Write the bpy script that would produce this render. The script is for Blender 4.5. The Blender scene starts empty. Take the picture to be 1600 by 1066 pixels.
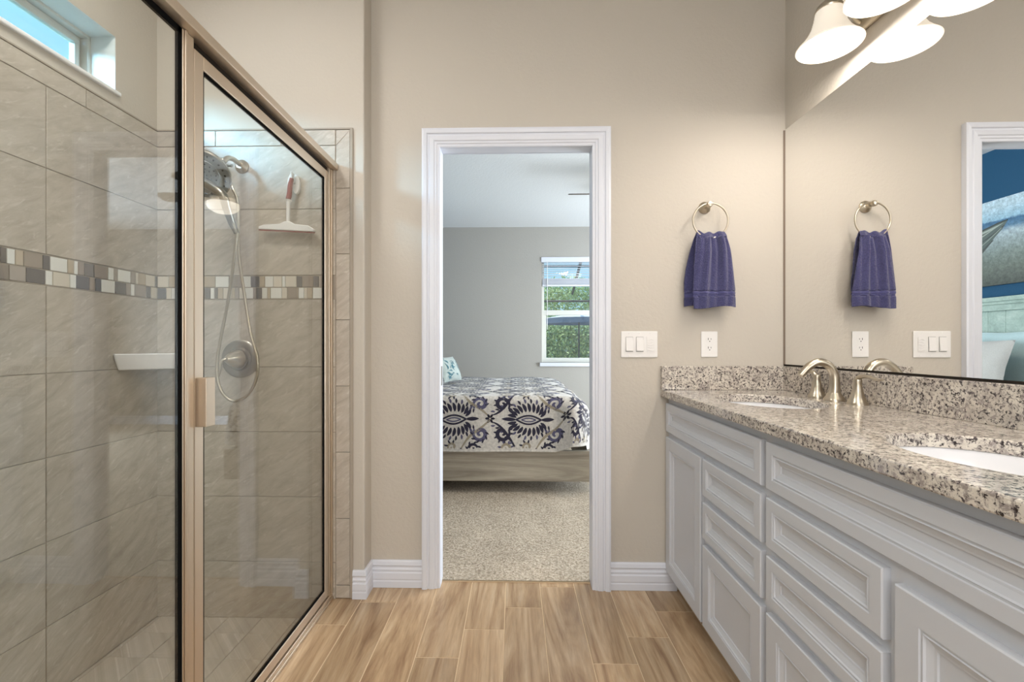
import bpy, bmesh, math, random
from mathutils import Vector, Matrix
random.seed(11)
PI = math.pi
SC = bpy.context.scene
COL = SC.collection

# ------------------------------------------------------------------ camera
F, YAW, VX, VY = 712.0, math.radians(1.3), 805.0, 539.0
cam = bpy.data.cameras.new('camera'); camo = bpy.data.objects.new('camera', cam); COL.objects.link(camo)
cam.sensor_width = 36; cam.lens = 36 * F / 1600
camo.location = (0, 0, 1.12); camo.rotation_euler = (PI / 2, 0, YAW)
cam.shift_x = (800 - (VX - F * math.tan(YAW))) / 1600
cam.shift_y = (VY - 533) / 1600
cam.clip_start = 0.02
SC.camera = camo

# ------------------------------------------------------------------ world, lights, exposure
SC.view_settings.view_transform = 'Standard'; SC.view_settings.look = 'None'
SC.view_settings.gamma = 1; SC.view_settings.use_curve_mapping = False
SC.view_settings.exposure = 0.0
W = bpy.data.worlds.new('sky'); SC.world = W; W.use_nodes = True
wn = W.node_tree.nodes; bg = wn['Background']
tc = wn.new('ShaderNodeTexCoord'); sp = wn.new('ShaderNodeSeparateXYZ'); cr = wn.new('ShaderNodeValToRGB')
W.node_tree.links.new(tc.outputs['Generated'], sp.inputs[0]); W.node_tree.links.new(sp.outputs['Z'], cr.inputs[0])
W.node_tree.links.new(cr.outputs[0], bg.inputs[0])
cr.color_ramp.elements[0].color = (.26, .44, .54, 1); cr.color_ramp.elements[1].color = (.12, .28, .55, 1)
bg.inputs[1].default_value = 2.0

def lamp(name, kind, loc, energy, color, size=None, sizey=None, target=None, rad=None):
    l = bpy.data.lights.new(name, kind); l.energy = energy; l.color = color
    if kind == 'AREA':
        l.shape = 'RECTANGLE'; l.size = size; l.size_y = sizey or size
    if rad is not None: l.shadow_soft_size = rad
    o = bpy.data.objects.new(name, l); o.location = loc
    if target is not None: o.rotation_euler = (Vector(target) - Vector(loc)).to_track_quat('-Z', 'Y').to_euler()
    COL.objects.link(o); return o
sun = lamp('sun', 'SUN', (0, 0, 20), 3.2, (1, .95, .86), target=(2, 4, 0)); sun.data.angle = .01
# daylight entering by the shower window
lamp('shower_window_daylight', 'AREA', (-3.3, -.4, 2.9), 480, (.42, .66, 1), 1.2, .6, target=(-1.735, 1.3, 2.23))
lamp('bedroom_side_fill', 'AREA', (3.9, 4.2, 1.2), 300, (.78, .89, 1), 2.6, 2.0, target=(0, 4.3, 2.3))  # unseen area lamp added to brighten the bedroom; that wall has no window
lamp('bathroom_top_fill', 'AREA', (0.1, -0.6, 2.80), 24, (1, .955, .90), 1.0, 1.0, target=(0.1, -0.6, 0))  # added fill lamp under the ceiling behind the camera, not a known fixture
lamp('bathroom_back_fill', 'AREA', (-0.1, -1.5, 1.6), 30, (.97, .98, 1), 1.6, 1.5, target=(0, 2, 1.1))  # unseen soft fill added in front of the windowless back wall
lamp('shower_top_fill', 'AREA', (-1.2, 1.0, 2.81), 14, (1, .97, .93), .35, .35, target=(-1.2, 1.1, 0))  # lamp added to brighten the shower interior, no fixture above it
lamp('bedroom_warm_area_light', 'AREA', (0.9, 2.9, 2.70), 22, (1, .88, .72), .5, .5, target=(.3, 2.9, 0))  # warm area lamp below the bedroom ceiling, no fixture modelled

# ------------------------------------------------------------------ helpers
class MB:
    def __init__(s): s.v = []; s.f = []; s.m = []; s.r = []
    def add(s, vs, fs, mi=0, rnd=0.0):
        n = len(s.v); s.v += [tuple(q) for q in vs]
        for f in fs: s.f.append([i + n for i in f]); s.m.append(mi); s.r.append(rnd)
    def box(s, x0, x1, y0, y1, z0, z1, mi=0, rnd=0.0):
        vs = [(x, y, z) for z in (z0, z1) for y in (y0, y1) for x in (x0, x1)]
        s.add(vs, [(0, 2, 3, 1), (4, 5, 7, 6), (0, 1, 5, 4), (2, 6, 7, 3), (0, 4, 6, 2), (1, 3, 7, 5)], mi, rnd); return s
    def tube(s, pts, r, n=14, mi=0, cap=True, sx=1.0, sy=1.0):
        pts = [Vector(p) for p in pts]; N = len(pts)
        rr = r if isinstance(r, (list, tuple)) else [r] * N
        t0 = (pts[1] - pts[0]).normalized()
        up = Vector((0, 0, 1)) if abs(t0.z) < .9 else Vector((1, 0, 0))
        a = t0.cross(up).normalized(); base = len(s.v)
        for i, p in enumerate(pts):
            t = (pts[min(i + 1, N - 1)] - pts[max(i - 1, 0)]).normalized()
            a = (a - t * a.dot(t)).normalized(); b = t.cross(a)
            for k in range(n):
                w = 2 * PI * k / n; s.v.append(tuple(p + a * math.cos(w) * rr[i] * sx + b * math.sin(w) * rr[i] * sy))
        for i in range(N - 1):
            for k in range(n):
                k2 = (k + 1) % n
                s.f.append([base + i * n + k, base + i * n + k2, base + (i + 1) * n + k2, base + (i + 1) * n + k]); s.m.append(mi); s.r.append(0.)
        if cap:
            for i in (0, N - 1):
                s.f.append([base + i * n + k for k in range(n)]); s.m.append(mi); s.r.append(0.)
        return s
    def lathe(s, o, ax, prof, n=32, mi=0, sx=1.0, sy=1.0):
        """prof: (radius, distance along axis)"""
        o = Vector(o); ax = Vector(ax).normalized()
        up = Vector((0, 0, 1)) if abs(ax.z) < .9 else Vector((1, 0, 0))
        a = ax.cross(up).normalized(); b = ax.cross(a); base = len(s.v)
        for (r, h) in prof:
            for k in range(n):
                w = 2 * PI * k / n; s.v.append(tuple(o + ax * h + a * math.cos(w) * max(r, 1e-5) * sx + b * math.sin(w) * max(r, 1e-5) * sy))
        for i in range(len(prof) - 1):
            for k in range(n):
                k2 = (k + 1) % n
                s.f.append([base + i * n + k, base + i * n + k2, base + (i + 1) * n + k2, base + (i + 1) * n + k]); s.m.append(mi); s.r.append(0.)
        return s
    def grid(s, fn, nu, nv, mi=0):
        base = len(s.v)
        for j in range(nv + 1):
            for i in range(nu + 1): s.v.append(tuple(fn(i / nu, j / nv)))
        for j in range(nv):
            for i in range(nu):
                q = base + j * (nu + 1) + i; s.f.append([q, q + 1, q + nu + 2, q + nu + 1]); s.m.append(mi); s.r.append(0.)
        return s
    def rings(s, mapf, w, h, prof, mi=0):
        """nested rectangular rings; prof (inset, depth); mapf(u,v,d)->xyz"""
        base = len(s.v)
        for (i, d) in prof:
            for (u, v) in ((i, i), (w - i, i), (w - i, h - i), (i, h - i)): s.v.append(tuple(mapf(u, v, d)))
        for k in range(len(prof) - 1):
            for j in range(4):
                a, b = base + k * 4 + j, base + k * 4 + (j + 1) % 4
                s.f.append([a, b, b + 4, a + 4]); s.m.append(mi); s.r.append(0.)
        e = base + (len(prof) - 1) * 4; s.f.append([e, e + 1, e + 2, e + 3]); s.m.append(mi); s.r.append(0.)
        s.f.append([base, base + 3, base + 2, base + 1]); s.m.append(mi); s.r.append(0.)
        return s
    def build(s, name, mats, parent=None, bevel=0, seg=2, smooth=False, weld=False, fix=True):
        me = bpy.data.meshes.new(name); me.from_pydata(s.v, [], s.f)
        if not isinstance(mats, (list, tuple)): mats = [mats]
        for m in mats: me.materials.append(m)
        me.polygons.foreach_set('material_index', s.m)
        at = me.attributes.new('rnd', 'FLOAT', 'FACE'); at.data.foreach_set('value', s.r)
        if fix or weld:
            bm = bmesh.new(); bm.from_mesh(me)
            if weld: bmesh.ops.remove_doubles(bm, verts=bm.verts, dist=1e-5)
            if fix: bmesh.ops.recalc_face_normals(bm, faces=bm.faces)
            bm.to_mesh(me); bm.free()
        if smooth:
            me.polygons.foreach_set('use_smooth', [True] * len(me.polygons))
            try: me.set_sharp_from_angle(angle=math.radians(38))
            except Exception: pass
        me.update()
        o = bpy.data.objects.new(name, me); COL.objects.link(o)
        if parent: o.parent = parent; o.matrix_parent_inverse = Matrix.Translation(parent.location).inverted()
        if bevel:
            b = o.modifiers.new('bevel', 'BEVEL'); b.width = bevel; b.segments = seg; b.limit_method = 'ANGLE'; b.angle_limit = .6
        return o

def prism(mb, pts, y0, y1, mi=0, rnd=0.):
    n = len(pts); vs = [(x, y0, z) for x, z in pts] + [(x, y1, z) for x, z in pts]
    mb.add(vs, [tuple(range(n)), tuple(range(2 * n - 1, n - 1, -1))] + [(i, (i + 1) % n, n + (i + 1) % n, n + i) for i in range(n)], mi, rnd)
def tag(o, label=None, cat=None, group=None, kind=None):
    if label: o['label'] = label
    if cat: o['category'] = cat
    if group: o['group'] = group
    if kind: o['kind'] = kind
    return o
def thing(name, loc, label, cat, group=None):
    o = bpy.data.objects.new(name, None); o.location = loc; o.empty_display_size = .05; COL.objects.link(o)
    return tag(o, label, cat, group)
def struct(o): o['kind'] = 'structure'; return o
def arc(c, r, a0, a1, n, plane='xz', y=0.0):
    out = []
    for i in range(n + 1):
        a = a0 + (a1 - a0) * i / n; p, q = c[0] + r * math.cos(a), c[1] + r * math.sin(a)
        out.append((p, y, q) if plane == 'xz' else ((p, q, y) if plane == 'xy' else (y, p, q)))
    return out
def spline(pts, n=10):
    P = [Vector(p) for p in pts]; P = [P[0] * 2 - P[1]] + P + [P[-1] * 2 - P[-2]]; out = []
    for i in range(1, len(P) - 2):
        for k in range(n):
            t = k / n; a, b, c, d = P[i - 1], P[i], P[i + 1], P[i + 2]
            out.append(.5 * ((2 * b) + (c - a) * t + (2 * a - 5 * b + 4 * c - d) * t * t + (3 * b - a - 3 * c + d) * t ** 3))
    out.append(P[-2]); return out
def lerp_list(vals, n):
    out = []
    for i in range(n):
        t = i / (n - 1) * (len(vals) - 1); k = min(int(t), len(vals) - 2); out.append(vals[k] + (vals[k + 1] - vals[k]) * (t - k))
    return out

# ------------------------------------------------------------------ materials
def srgb(r, g, b): return tuple(((c / 255) / 12.92 if c / 255 < .04045 else ((c / 255 + .055) / 1.055) ** 2.4) for c in (r, g, b)) + (1,)
def mat(name, col, rough=.5, metal=0, spec=.5, **k):
    m = bpy.data.materials.new(name); m.use_nodes = True; b = m.node_tree.nodes['Principled BSDF']
    b.inputs['Base Color'].default_value = col; b.inputs['Roughness'].default_value = rough
    b.inputs['Metallic'].default_value = metal; b.inputs['Specular IOR Level'].default_value = spec
    for kk, v in k.items(): b.inputs[kk.replace('_', ' ')].default_value = v
    return m
class NT:
    def __init__(s, m): s.t = m.node_tree; s.n = s.t.nodes; s.b = s.n['Principled BSDF']
    def new(s, ty, **k):
        n = s.n.new(ty)
        for a, v in k.items():
            if a.startswith('i_'): n.inputs[int(a[2:]) if a[2:].isdigit() else a[2:].replace('_', ' ')].default_value = v
            else: setattr(n, a, v)
        return n
    def l(s, a, b): s.t.links.new(a, b)
    def coords(s, scale=(1, 1, 1), rot=(0, 0, 0), rnd=0.0):
        t = s.new('ShaderNodeTexCoord'); mp = s.new('ShaderNodeMapping'); mp.inputs['Scale'].default_value = scale; mp.inputs['Rotation'].default_value = rot
        if rnd:
            a = s.new('ShaderNodeAttribute', attribute_name='rnd'); mu = s.new('ShaderNodeVectorMath', operation='MULTIPLY_ADD')
            mu.inputs[1].default_value = (rnd, rnd * .7, rnd * 1.3); s.l(a.outputs['Fac'], mu.inputs[0]); s.l(t.outputs['Object'], mu.inputs[2]); s.l(mu.outputs[0], mp.inputs[0])
        else: s.l(t.outputs['Object'], mp.inputs[0])
        return mp.outputs[0]
    def noise(s, vec, scale, detail=4, rough=.5, dist=0):
        n = s.new('ShaderNodeTexNoise'); n.inputs['Scale'].default_value = scale; n.inputs['Detail'].default_value = detail
        n.inputs['Roughness'].default_value = rough; n.inputs['Distortion'].default_value = dist; s.l(vec, n.inputs['Vector']); return n.outputs['Fac']
    def ramp(s, fac, stops):
        r = s.new('ShaderNodeValToRGB'); e = r.color_ramp.elements
        e[0].position, e[0].color = stops[0]; e[1].position, e[1].color = stops[-1]
        for p, c in stops[1:-1]: q = e.new(p); q.color = c
        s.l(fac, r.inputs[0]); return r.outputs[0]
    def mix(s, fac, a, b, mode='MIX'):
        m = s.new('ShaderNodeMix', data_type='RGBA', blend_type=mode)
        if isinstance(fac, float): m.inputs[0].default_value = fac
        else: s.l(fac, m.inputs[0])
        for sock, v in ((m.inputs[6], a), (m.inputs[7], b)):
            if isinstance(v, tuple): sock.default_value = v
            else: s.l(v, sock)
        return m.outputs[2]
    def bump(s, h, strength=.3, dist=.002):
        b = s.new('ShaderNodeBump'); b.inputs['Strength'].default_value = strength; b.inputs['Distance'].default_value = dist
        s.l(h, b.inputs['Height']); s.l(b.outputs[0], s.b.inputs['Normal'])
G = lambda v: (v, v, v, 1)
def paint(name, col, scale=75, st=.6):
    m = mat(name, col, .6, spec=.3); t = NT(m); t.bump(t.noise(t.coords(), scale, 3), st, .0022); return m
M = {}
M['wall'] = paint('beige_wall_paint', srgb(200, 193, 182))
M['bedwall'] = paint('greige_wall_paint', srgb(174, 170, 163))
M['blue'] = paint('blue_wall_paint', srgb(24, 72, 102))
M['ceil'] = paint('white_ceiling_texture', srgb(226, 228, 228), 55, .8)
M['trim'] = mat('white_trim_paint', srgb(222, 225, 234), .35)
M['recess'] = paint('white_recess_paint', srgb(228, 232, 230))
M['vinyl'] = mat('window_vinyl', srgb(216, 216, 208), .4)
M['cab'] = mat('light_grey_cabinet_paint', srgb(202, 205, 211), .42)
M['black'] = mat('black_gasket', srgb(6, 6, 7), .8, spec=.1)
M['darkgap'] = mat('dark_channel_and_gap', srgb(44, 38, 33), .8, spec=.1)
M['plastic'] = mat('white_plastic', srgb(240, 238, 236), .3)
M['slot'] = mat('dark_slot', srgb(40, 36, 34), .6)
M['porc'] = mat('white_porcelain', srgb(242, 242, 244), .12)
M['red'] = mat('brick_red_rubber', srgb(140, 62, 56), .5)
M['leaf'] = mat('leaf', srgb(120, 160, 90), .6)
def metal(name, col, rough, aniso=0):
    return mat(name, col, rough, 1.0)
M['nickel'] = metal('brushed_nickel', srgb(196, 186, 168), .28)
M['nickel_dark'] = metal('satin_nickel', srgb(160, 154, 144), .3)
M['frame'] = metal('satin_nickel_aluminium', srgb(216, 202, 184), .45)
M['mirror'] = mat('mirror_silver', (.93, .93, .92, 1), 0.0, 1.0)
# slate-look tile
def slate():
    m = mat('beige_slate_tile', G(.5), .32); t = NT(m)
    v0 = t.coords((1, 1, 1), (0, 0, 0), 37.0)
    sx_ = t.new('ShaderNodeSeparateXYZ'); t.l(v0, sx_.inputs[0]); ad_ = t.new('ShaderNodeMath', operation='ADD'); t.l(sx_.outputs[0], ad_.inputs[0]); t.l(sx_.outputs[1], ad_.inputs[1])
    cb = t.new('ShaderNodeCombineXYZ'); t.l(ad_.outputs[0], cb.inputs[0]); t.l(sx_.outputs[2], cb.inputs[1]); v = cb.outputs[0]
    rt = t.new('ShaderNodeMapping'); rt.inputs['Rotation'].default_value = (0, 0, math.radians(-32)); t.l(v, rt.inputs[0])
    # diagonal veining: compress coordinates across the vein direction
    mp = t.new('ShaderNodeMapping'); mp.inputs['Scale'].default_value = (1.3, 4.2, 1); t.l(rt.outputs[0], mp.inputs[0])
    n1 = t.noise(mp.outputs[0], 6.5, 8, .66, .5); n2 = t.noise(mp.outputs[0], 15, 7, .66, .9); n3 = t.noise(v, 1.6, 3)
    c = t.ramp(n1, [(.3, srgb(170, 160, 147)), (.5, srgb(187, 178, 165)), (.72, srgb(200, 192, 181))])
    c2 = t.ramp(n2, [(.56, G(0)), (.70, G(.7))]); c = t.mix(c2, c, srgb(216, 210, 201))
    c3 = t.ramp(n3, [(.35, G(.92)), (.65, G(1.04))]); c = t.mix(1.0, c, c3, 'MULTIPLY')
    t.l(c, t.b.inputs['Base Color']); t.bump(n1, .22, .003); return m
M['tile'] = slate()
M['grout'] = mat('grout', srgb(170, 160, 147), .9)
M['fgrout'] = mat('floor_grout', srgb(208, 184, 152), .9)
def wood(name, c0, c1, c2, axis='y', rnd=51.0, rough=.27, sc=1.0):
    m = mat(name, G(.5), rough); t = NT(m)
    s = (7 * sc, .55 * sc, 3) if axis == 'y' else (.55 * sc, 7 * sc, 7 * sc)
    v = t.coords(s, (0, 0, 0), rnd)
    n1 = t.noise(v, .9, 4, .55, 4.5); n2 = t.noise(v, 7, 5, .65, 1.6); n3 = t.noise(v, 24, 4, .7, .5)
    c = t.ramp(n1, [(.30, c0), (.5, c1), (.70, c2)])
    g = t.ramp(n2, [(.3, G(.78)), (.6, G(1.03))]); c = t.mix(.7, c, g, 'MULTIPLY')
    g = t.ramp(n3, [(.3, G(.86)), (.6, G(1.03))]); c = t.mix(.6, c, g, 'MULTIPLY')
    if rnd:
        a = t.new('ShaderNodeAttribute', attribute_name='rnd'); g = t.ramp(a.outputs['Fac'], [(0, (.78, .77, .76, 1)), (1, (1.1, 1.1, 1.1, 1))]); c = t.mix(1.0, c, g, 'MULTIPLY')
    t.l(c, t.b.inputs['Base Color']); t.bump(n2, .08, .002); return m
M['floor'] = wood('wood_look_plank', srgb(152, 122, 94), srgb(188, 160, 127), srgb(208, 183, 152))
M['bedwood'] = wood('weathered_grey_wood', srgb(140, 130, 116), srgb(168, 158, 142), srgb(186, 177, 160), 'x', 0, .5, .8)
M['beadboard'] = wood('whitewashed_board', srgb(138, 158, 148), srgb(154, 174, 164), srgb(168, 186, 176), 'x', 0, .5, .5)
def granite():
    m = mat('speckled_granite', G(.5), .1, spec=.6); t = NT(m); v = t.coords((1, 1, 1))
    a = t.noise(v, 125, 6, .66, .4); b = t.noise(v, 70, 5, .68, .6); c_ = t.noise(v, 22, 4, .6); d = t.noise(v, 95, 5, .62, .3)
    base = t.ramp(c_, [(.3, srgb(186, 176, 166)), (.5, srgb(212, 204, 192)), (.72, srgb(228, 221, 209))])
    g = t.ramp(b, [(.50, G(0)), (.60, G(1))]); base = t.mix(g, base, srgb(158, 148, 142))
    g = t.ramp(a, [(.535, G(0)), (.59, G(1))]); base = t.mix(g, base, srgb(84, 76, 76))
    g = t.ramp(d, [(.585, G(0)), (.63, G(1))]); base = t.mix(g, base, srgb(50, 42, 42))
    g = t.ramp(a, [(.30, G(1)), (.38, G(0))]); base = t.mix(g, base, srgb(238, 233, 222))
    t.l(base, t.b.inputs['Base Color']); return m
M['granite'] = granite()
def carpet():
    m = mat('beige_carpet', G(.5), .95, spec=.1); t = NT(m); v = t.coords(); a = t.noise(v, 85, 3, .7); b = t.noise(v, 3.5, 3)
    c = t.ramp(a, [(.32, srgb(140, 127, 110)), (.5, srgb(188, 174, 155)), (.68, srgb(216, 204, 186))])
    g = t.ramp(b, [(.3, G(.88)), (.7, G(1.04))]); c = t.mix(1.0, c, g, 'MULTIPLY')
    t.l(c, t.b.inputs['Base Color']); t.bump(a, .9, .012); return m
M['carpet'] = carpet()
def cloth(name, col, scale=400, st=.5, dist=.002):
    m = mat(name, col, .9, spec=.15); m.node_tree.nodes['Principled BSDF'].inputs['Sheen Weight'].default_value = .3
    t = NT(m); n = t.noise(t.coords(), scale, 3); t.bump(n, st, dist)
    g = t.ramp(n, [(.3, tuple(c * .82 for c in col[:3]) + (1,)), (.7, tuple(min(1, c * 1.15) for c in col[:3]) + (1,))]); t.l(g, t.b.inputs['Base Color']); return m
M['towel'] = cloth('navy_terry', srgb(72, 72, 112), 190, 1.0, .006)
M['towelband'] = cloth('navy_woven_band', srgb(80, 80, 124), 900, .3)
M['quilt'] = cloth('cream_quilt_cotton', srgb(206, 201, 194), 60, .25)
M['navy'] = cloth('navy_print', srgb(52, 50, 66)); M['tan'] = cloth('tan_print', srgb(158, 148, 130)); M['violet'] = cloth('slate_blue_print', srgb(92, 90, 116))
M['sheet'] = cloth('white_sheet', srgb(226, 226, 226), 60, .2)
M['grey_sham'] = cloth('light_grey_linen', srgb(176, 176, 172)); M['aqua'] = cloth('pale_aqua_cotton', srgb(176, 200, 202))
M['navyp'] = cloth('navy_pillow', srgb(28, 32, 56)); M['cream'] = cloth('cream_pillow', srgb(172, 182, 176)); M['teal'] = cloth('teal_print', srgb(64, 110, 122))
M['umb'] = cloth('slate_blue_canvas', srgb(92, 112, 136), 50, .1); M['umbw'] = cloth('white_canvas', srgb(240, 240, 240), 50, .1)
M['cage'] = mat('dark_bronze_aluminium', srgb(44, 48, 52), .5)
M['patio'] = mat('patio_concrete', srgb(200, 194, 184), .8)
def glass(name, tint=(.97, .985, .975, 1), rough=0.0, frost=0):
    m = bpy.data.materials.new(name); m.use_nodes = True; t = m.node_tree; n = t.nodes; n.clear()
    o = n.new('ShaderNodeOutputMaterial'); mx = n.new('ShaderNodeMixShader'); lw = n.new('ShaderNodeLayerWeight'); lw.inputs[0].default_value = .5
    pw = n.new('ShaderNodeMath'); pw.operation = 'POWER'; pw.inputs[1].default_value = 4.6; t.links.new(lw.outputs['Facing'], pw.inputs[0])
    fr = n.new('ShaderNodeMath'); fr.operation = 'MULTIPLY_ADD'; fr.inputs[1].default_value = .95; fr.inputs[2].default_value = .07; t.links.new(pw.outputs[0], fr.inputs[0])
    tr = n.new('ShaderNodeBsdfTransparent'); tr.inputs[0].default_value = tint; gl = n.new('ShaderNodeBsdfGlossy'); gl.inputs['Roughness'].default_value = rough
    t.links.new(fr.outputs[0], mx.inputs[0]); t.links.new(gl.outputs[0], mx.inputs[2])
    if frost:
        ts = n.new('ShaderNodeBsdfTranslucent'); ts.inputs[0].default_value = tint; m2 = n.new('ShaderNodeMixShader'); m2.inputs[0].default_value = frost
        t.links.new(tr.outputs[0], m2.inputs[1]); t.links.new(ts.outputs[0], m2.inputs[2]); t.links.new(m2.outputs[0], mx.inputs[1])
    else: t.links.new(tr.outputs[0], mx.inputs[1])
    t.links.new(mx.outputs[0], o.inputs[0]); return m
M['glass'] = glass('clear_glass'); M['frost'] = glass('obscure_glass', (.88, 1, .96, 1), .1, .06)
def shade_mat():
    m = mat('frosted_white_glass_shade', srgb(232, 224, 212), .35)
    b = m.node_tree.nodes['Principled BSDF']; b.inputs['Emission Color'].default_value = (1, .90, .76, 1); b.inputs['Emission Strength'].default_value = .42
    return m
M['shade'] = shade_mat()
M['bulb'] = mat('lit_bulb', (1, 1, 1, 1), .5); b_ = M['bulb'].node_tree.nodes['Principled BSDF']; b_.inputs['Emission Color'].default_value = (1, .95, .88, 1); b_.inputs['Emission Strength'].default_value = 6
M['fanbowl'] = mat('lit_fan_bowl', (1, 1, 1, 1), .5); b_ = M['fanbowl'].node_tree.nodes['Principled BSDF']; b_.inputs['Emission Color'].default_value = (1, .90, .76, 1); b_.inputs['Emission Strength'].default_value = 3.5
M['fanblade'] = mat('dark_fan_blade', srgb(92, 84, 76), .5)

# ------------------------------------------------------------------ key sizes (metres)
YW = 2.10      # bathroom door wall
YE = 2.00      # tiled end wall of the shower
XJ = -0.668    # corner between them
XL = -1.60     # shower long wall
XR = 1.228     # vanity wall
CEIL = 2.84; BC = 2.74
DX0, DX1, DZ = -0.346, 0.352, 2.03
BY = 6.27; BX = -1.53
XS = -0.81     # shower door plane

# ------------------------------------------------------------------ floor of planks
m = MB(); PW, PL, GR = .158, .63, .002
off = {-5: 1.808, -4: 1.969, -3: 2.13, -2: 1.627, -1: 1.792, 0: 1.945, 1: 2.112, 2: 1.608, 3: 1.758, 4: 1.929, 5: 2.09, 6: 1.62}
for k in range(-5, 6):
    x0 = -.043 + k * PW; x1 = x0 + PW
    if k == -5: x0 = -.85
    o0 = off[k]; j = o0
    while j > -1.6: j -= PL
    while j < 2.16:
        a, b = j + GR, min(j + PL - GR, 2.155)
        ylim = YE if x1 < XJ else 9
        b = min(b, 2.155 if ylim > 3 else 2.01)
        if b > a: m.box(x0 + GR, x1 - GR, a, b, -.01, 0, 0, random.random())
        j += PL
m.box(-.85, 1.3, -1.65, 2.155, -.03, -.0015, 1)
struct(m.build('floor', [M['floor'], M['fgrout']], bevel=.0008, seg=1))
# bedroom carpet with real pile tufts near the door
def carp(u, v):
    x = -1.6 + 5.7 * u; y = 2.15 + 4.2 * v; return (x, y, .008 + .003 * math.sin(x * 23 + math.sin(y * 17)) * math.sin(y * 19))
m = MB(); m.grid(carp, 160, 120); struct(m.build('floor', M['carpet'], smooth=True))

# ------------------------------------------------------------------ walls
def wallbox(name, mt, *boxes):
    m = MB()
    for b in boxes: m.box(*b)
    return struct(m.build(name, mt))
w = MB(); wp = [(XJ - .05, 0), (DX0 - .012, 0), (DX0 - .012, DZ + .012), (DX1 + .012, DZ + .012), (DX1 + .012, 0), (XR + .12, 0), (XR + .12, CEIL), (XJ - .05, CEIL)]
prism(w, wp, YW, YW + .03)
struct(w.build('wall_front', M['wall']))
wallbox('wall_bedroom_front', M['bedwall'], (BX, DX0 - .012, YW + .031, YW + .062, 0, BC), (DX1 + .012, 4.1, YW + .031, YW + .062, 0, BC), (DX0 - .012, DX1 + .012, YW + .031, YW + .062, DZ + .012, BC))
we = MB(); we.box(XL - .14, XJ, YE, YW + .03, -.12, CEIL)
w_end = struct(we.build('wall_shower_end', M['wall'], bevel=.006, seg=3))
WY0, WY1, WZ0, WZ1 = .92, 1.79, 2.136, 2.354
w_left = wallbox('wall_left', M['wall'], (XL - .14, XL, -1.65, WY0, -.12, CEIL), (XL - .14, XL, WY1, YE, -.12, CEIL), (XL - .14, XL, WY0, WY1, -.12, WZ0), (XL - .14, XL, WY0, WY1, WZ1, CEIL))
wallbox('wall_right', M['wall'], (XR, XR + .12, -1.65, YW, 0, CEIL))
wallbox('wall_back', M['wall'], (XL, XR, -1.77, -1.65, -.12, CEIL))
wallbox('wall_shower_near', M['wall'], (XL, -.74, .22, .34, -.12, CEIL))
wallbox('ceiling', M['ceil'], (XL - .14, XR + .12, -1.77, YW + .06, CEIL, CEIL + .1))
wallbox('ceiling_bedroom', M['ceil'], (BX - .12, 4.2, YW + .06, BY + .12, BC, BC + .1))
B2X0, B2X1, B2Z0, B2Z1 = .365, 1.30, .875, 2.315
wallbox('wall_bedroom_back', M['bedwall'], (BX - .12, B2X0, BY, BY + .15, 0, BC), (B2X1, 4.2, BY, BY + .15, 0, BC), (B2X0, B2X1, BY, BY + .15, 0, B2Z0), (B2X0, B2X1, BY, BY + .15, B2Z1, BC))
wallbox('wall_bedroom_left', M['blue'], (BX - .12, BX, YW + .10, BY, 0, BC))
wallbox('wall_bedroom_right', M['bedwall'], (4.1, 4.2, YW + .06, BY, 0, BC))

# ------------------------------------------------------------------ tile cladding
TH = .008; G2 = .0016
ROWS = [(-.09, .160), (.160, .448), (.448, .735), (.735, 1.022), (1.022, 1.321), (1.427, 1.720), (1.720, 2.000)]
t1 = MB()
def etile(x0, x1, z0, z1, th=TH): t1.box(x0 + G2, x1 - G2, YE - th, YE, z0 + G2, z1 - G2, 0, random.random())
for (a, b) in ROWS:
    etile(XL, -1.383, a, b); etile(-1.383, -.792, a, b)
cuts = [XL, -1.33, -1.035, -.792]
for i in range(3): etile(cuts[i], cuts[i + 1], 2.0, 2.07)
prism(t1, [(-.790, 2.0 + .001), (-.727, 2.068), (-.790, 2.068)], YE - TH, YE, 0, .3)
zs = [2.07, 1.81, 1.521, 1.230, .938, .646, .354, .06, 0.002]
prism(t1, [(-.790, 1.812), (-.729, 1.812), (-.729, 2.066), (-.790, 1.999)], YE - TH, YE, 0, .7)
for i in range(1, 8): t1.box(-.790, -.729, YE - TH, YE, zs[i + 1] + G2, zs[i] - G2, 0, random.random())
t1.box(-.728, -.716, YE - TH - .001, YE, 0.002, 2.072, 1); t1.box(XL, -.716, YE - TH - .001, YE, 2.0705, 2.078, 1)
t1.box(XL, -.728, YE - .004, YE, 1.31, 2.07, 1); t1.box(XL, -.79, YE - .004, YE, -.09, 1.32, 1)
t1.build('tile_cladding', [M['tile'], M['grout']], w_end, bevel=.0012, seg=1)
t2 = MB()
def ltile(y0, y1, z0, z1): t2.box(XL, XL + TH, y0 + G2, y1 - G2, z0 + G2, z1 - G2, 0, random.random())
ys = [YE, 1.512, .92, .34]
for (a, b) in ROWS:
    for i in range(3): ltile(ys[i + 1], ys[i], a, b)
ys2 = [YE, 1.657, 1.07, .48, .34]
for i in range(4): ltile(ys2[i + 1], ys2[i], 2.0, 2.07)
t2.box(XL, XL + .004, .34, YE, -.09, 2.07, 1); t2.box(XL, XL + TH + .001, .34, YE, 2.0705, 2.078, 1)
t2.build('tile_cladding', [M['tile'], M['grout']], w_left, bevel=.0012, seg=1)
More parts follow.
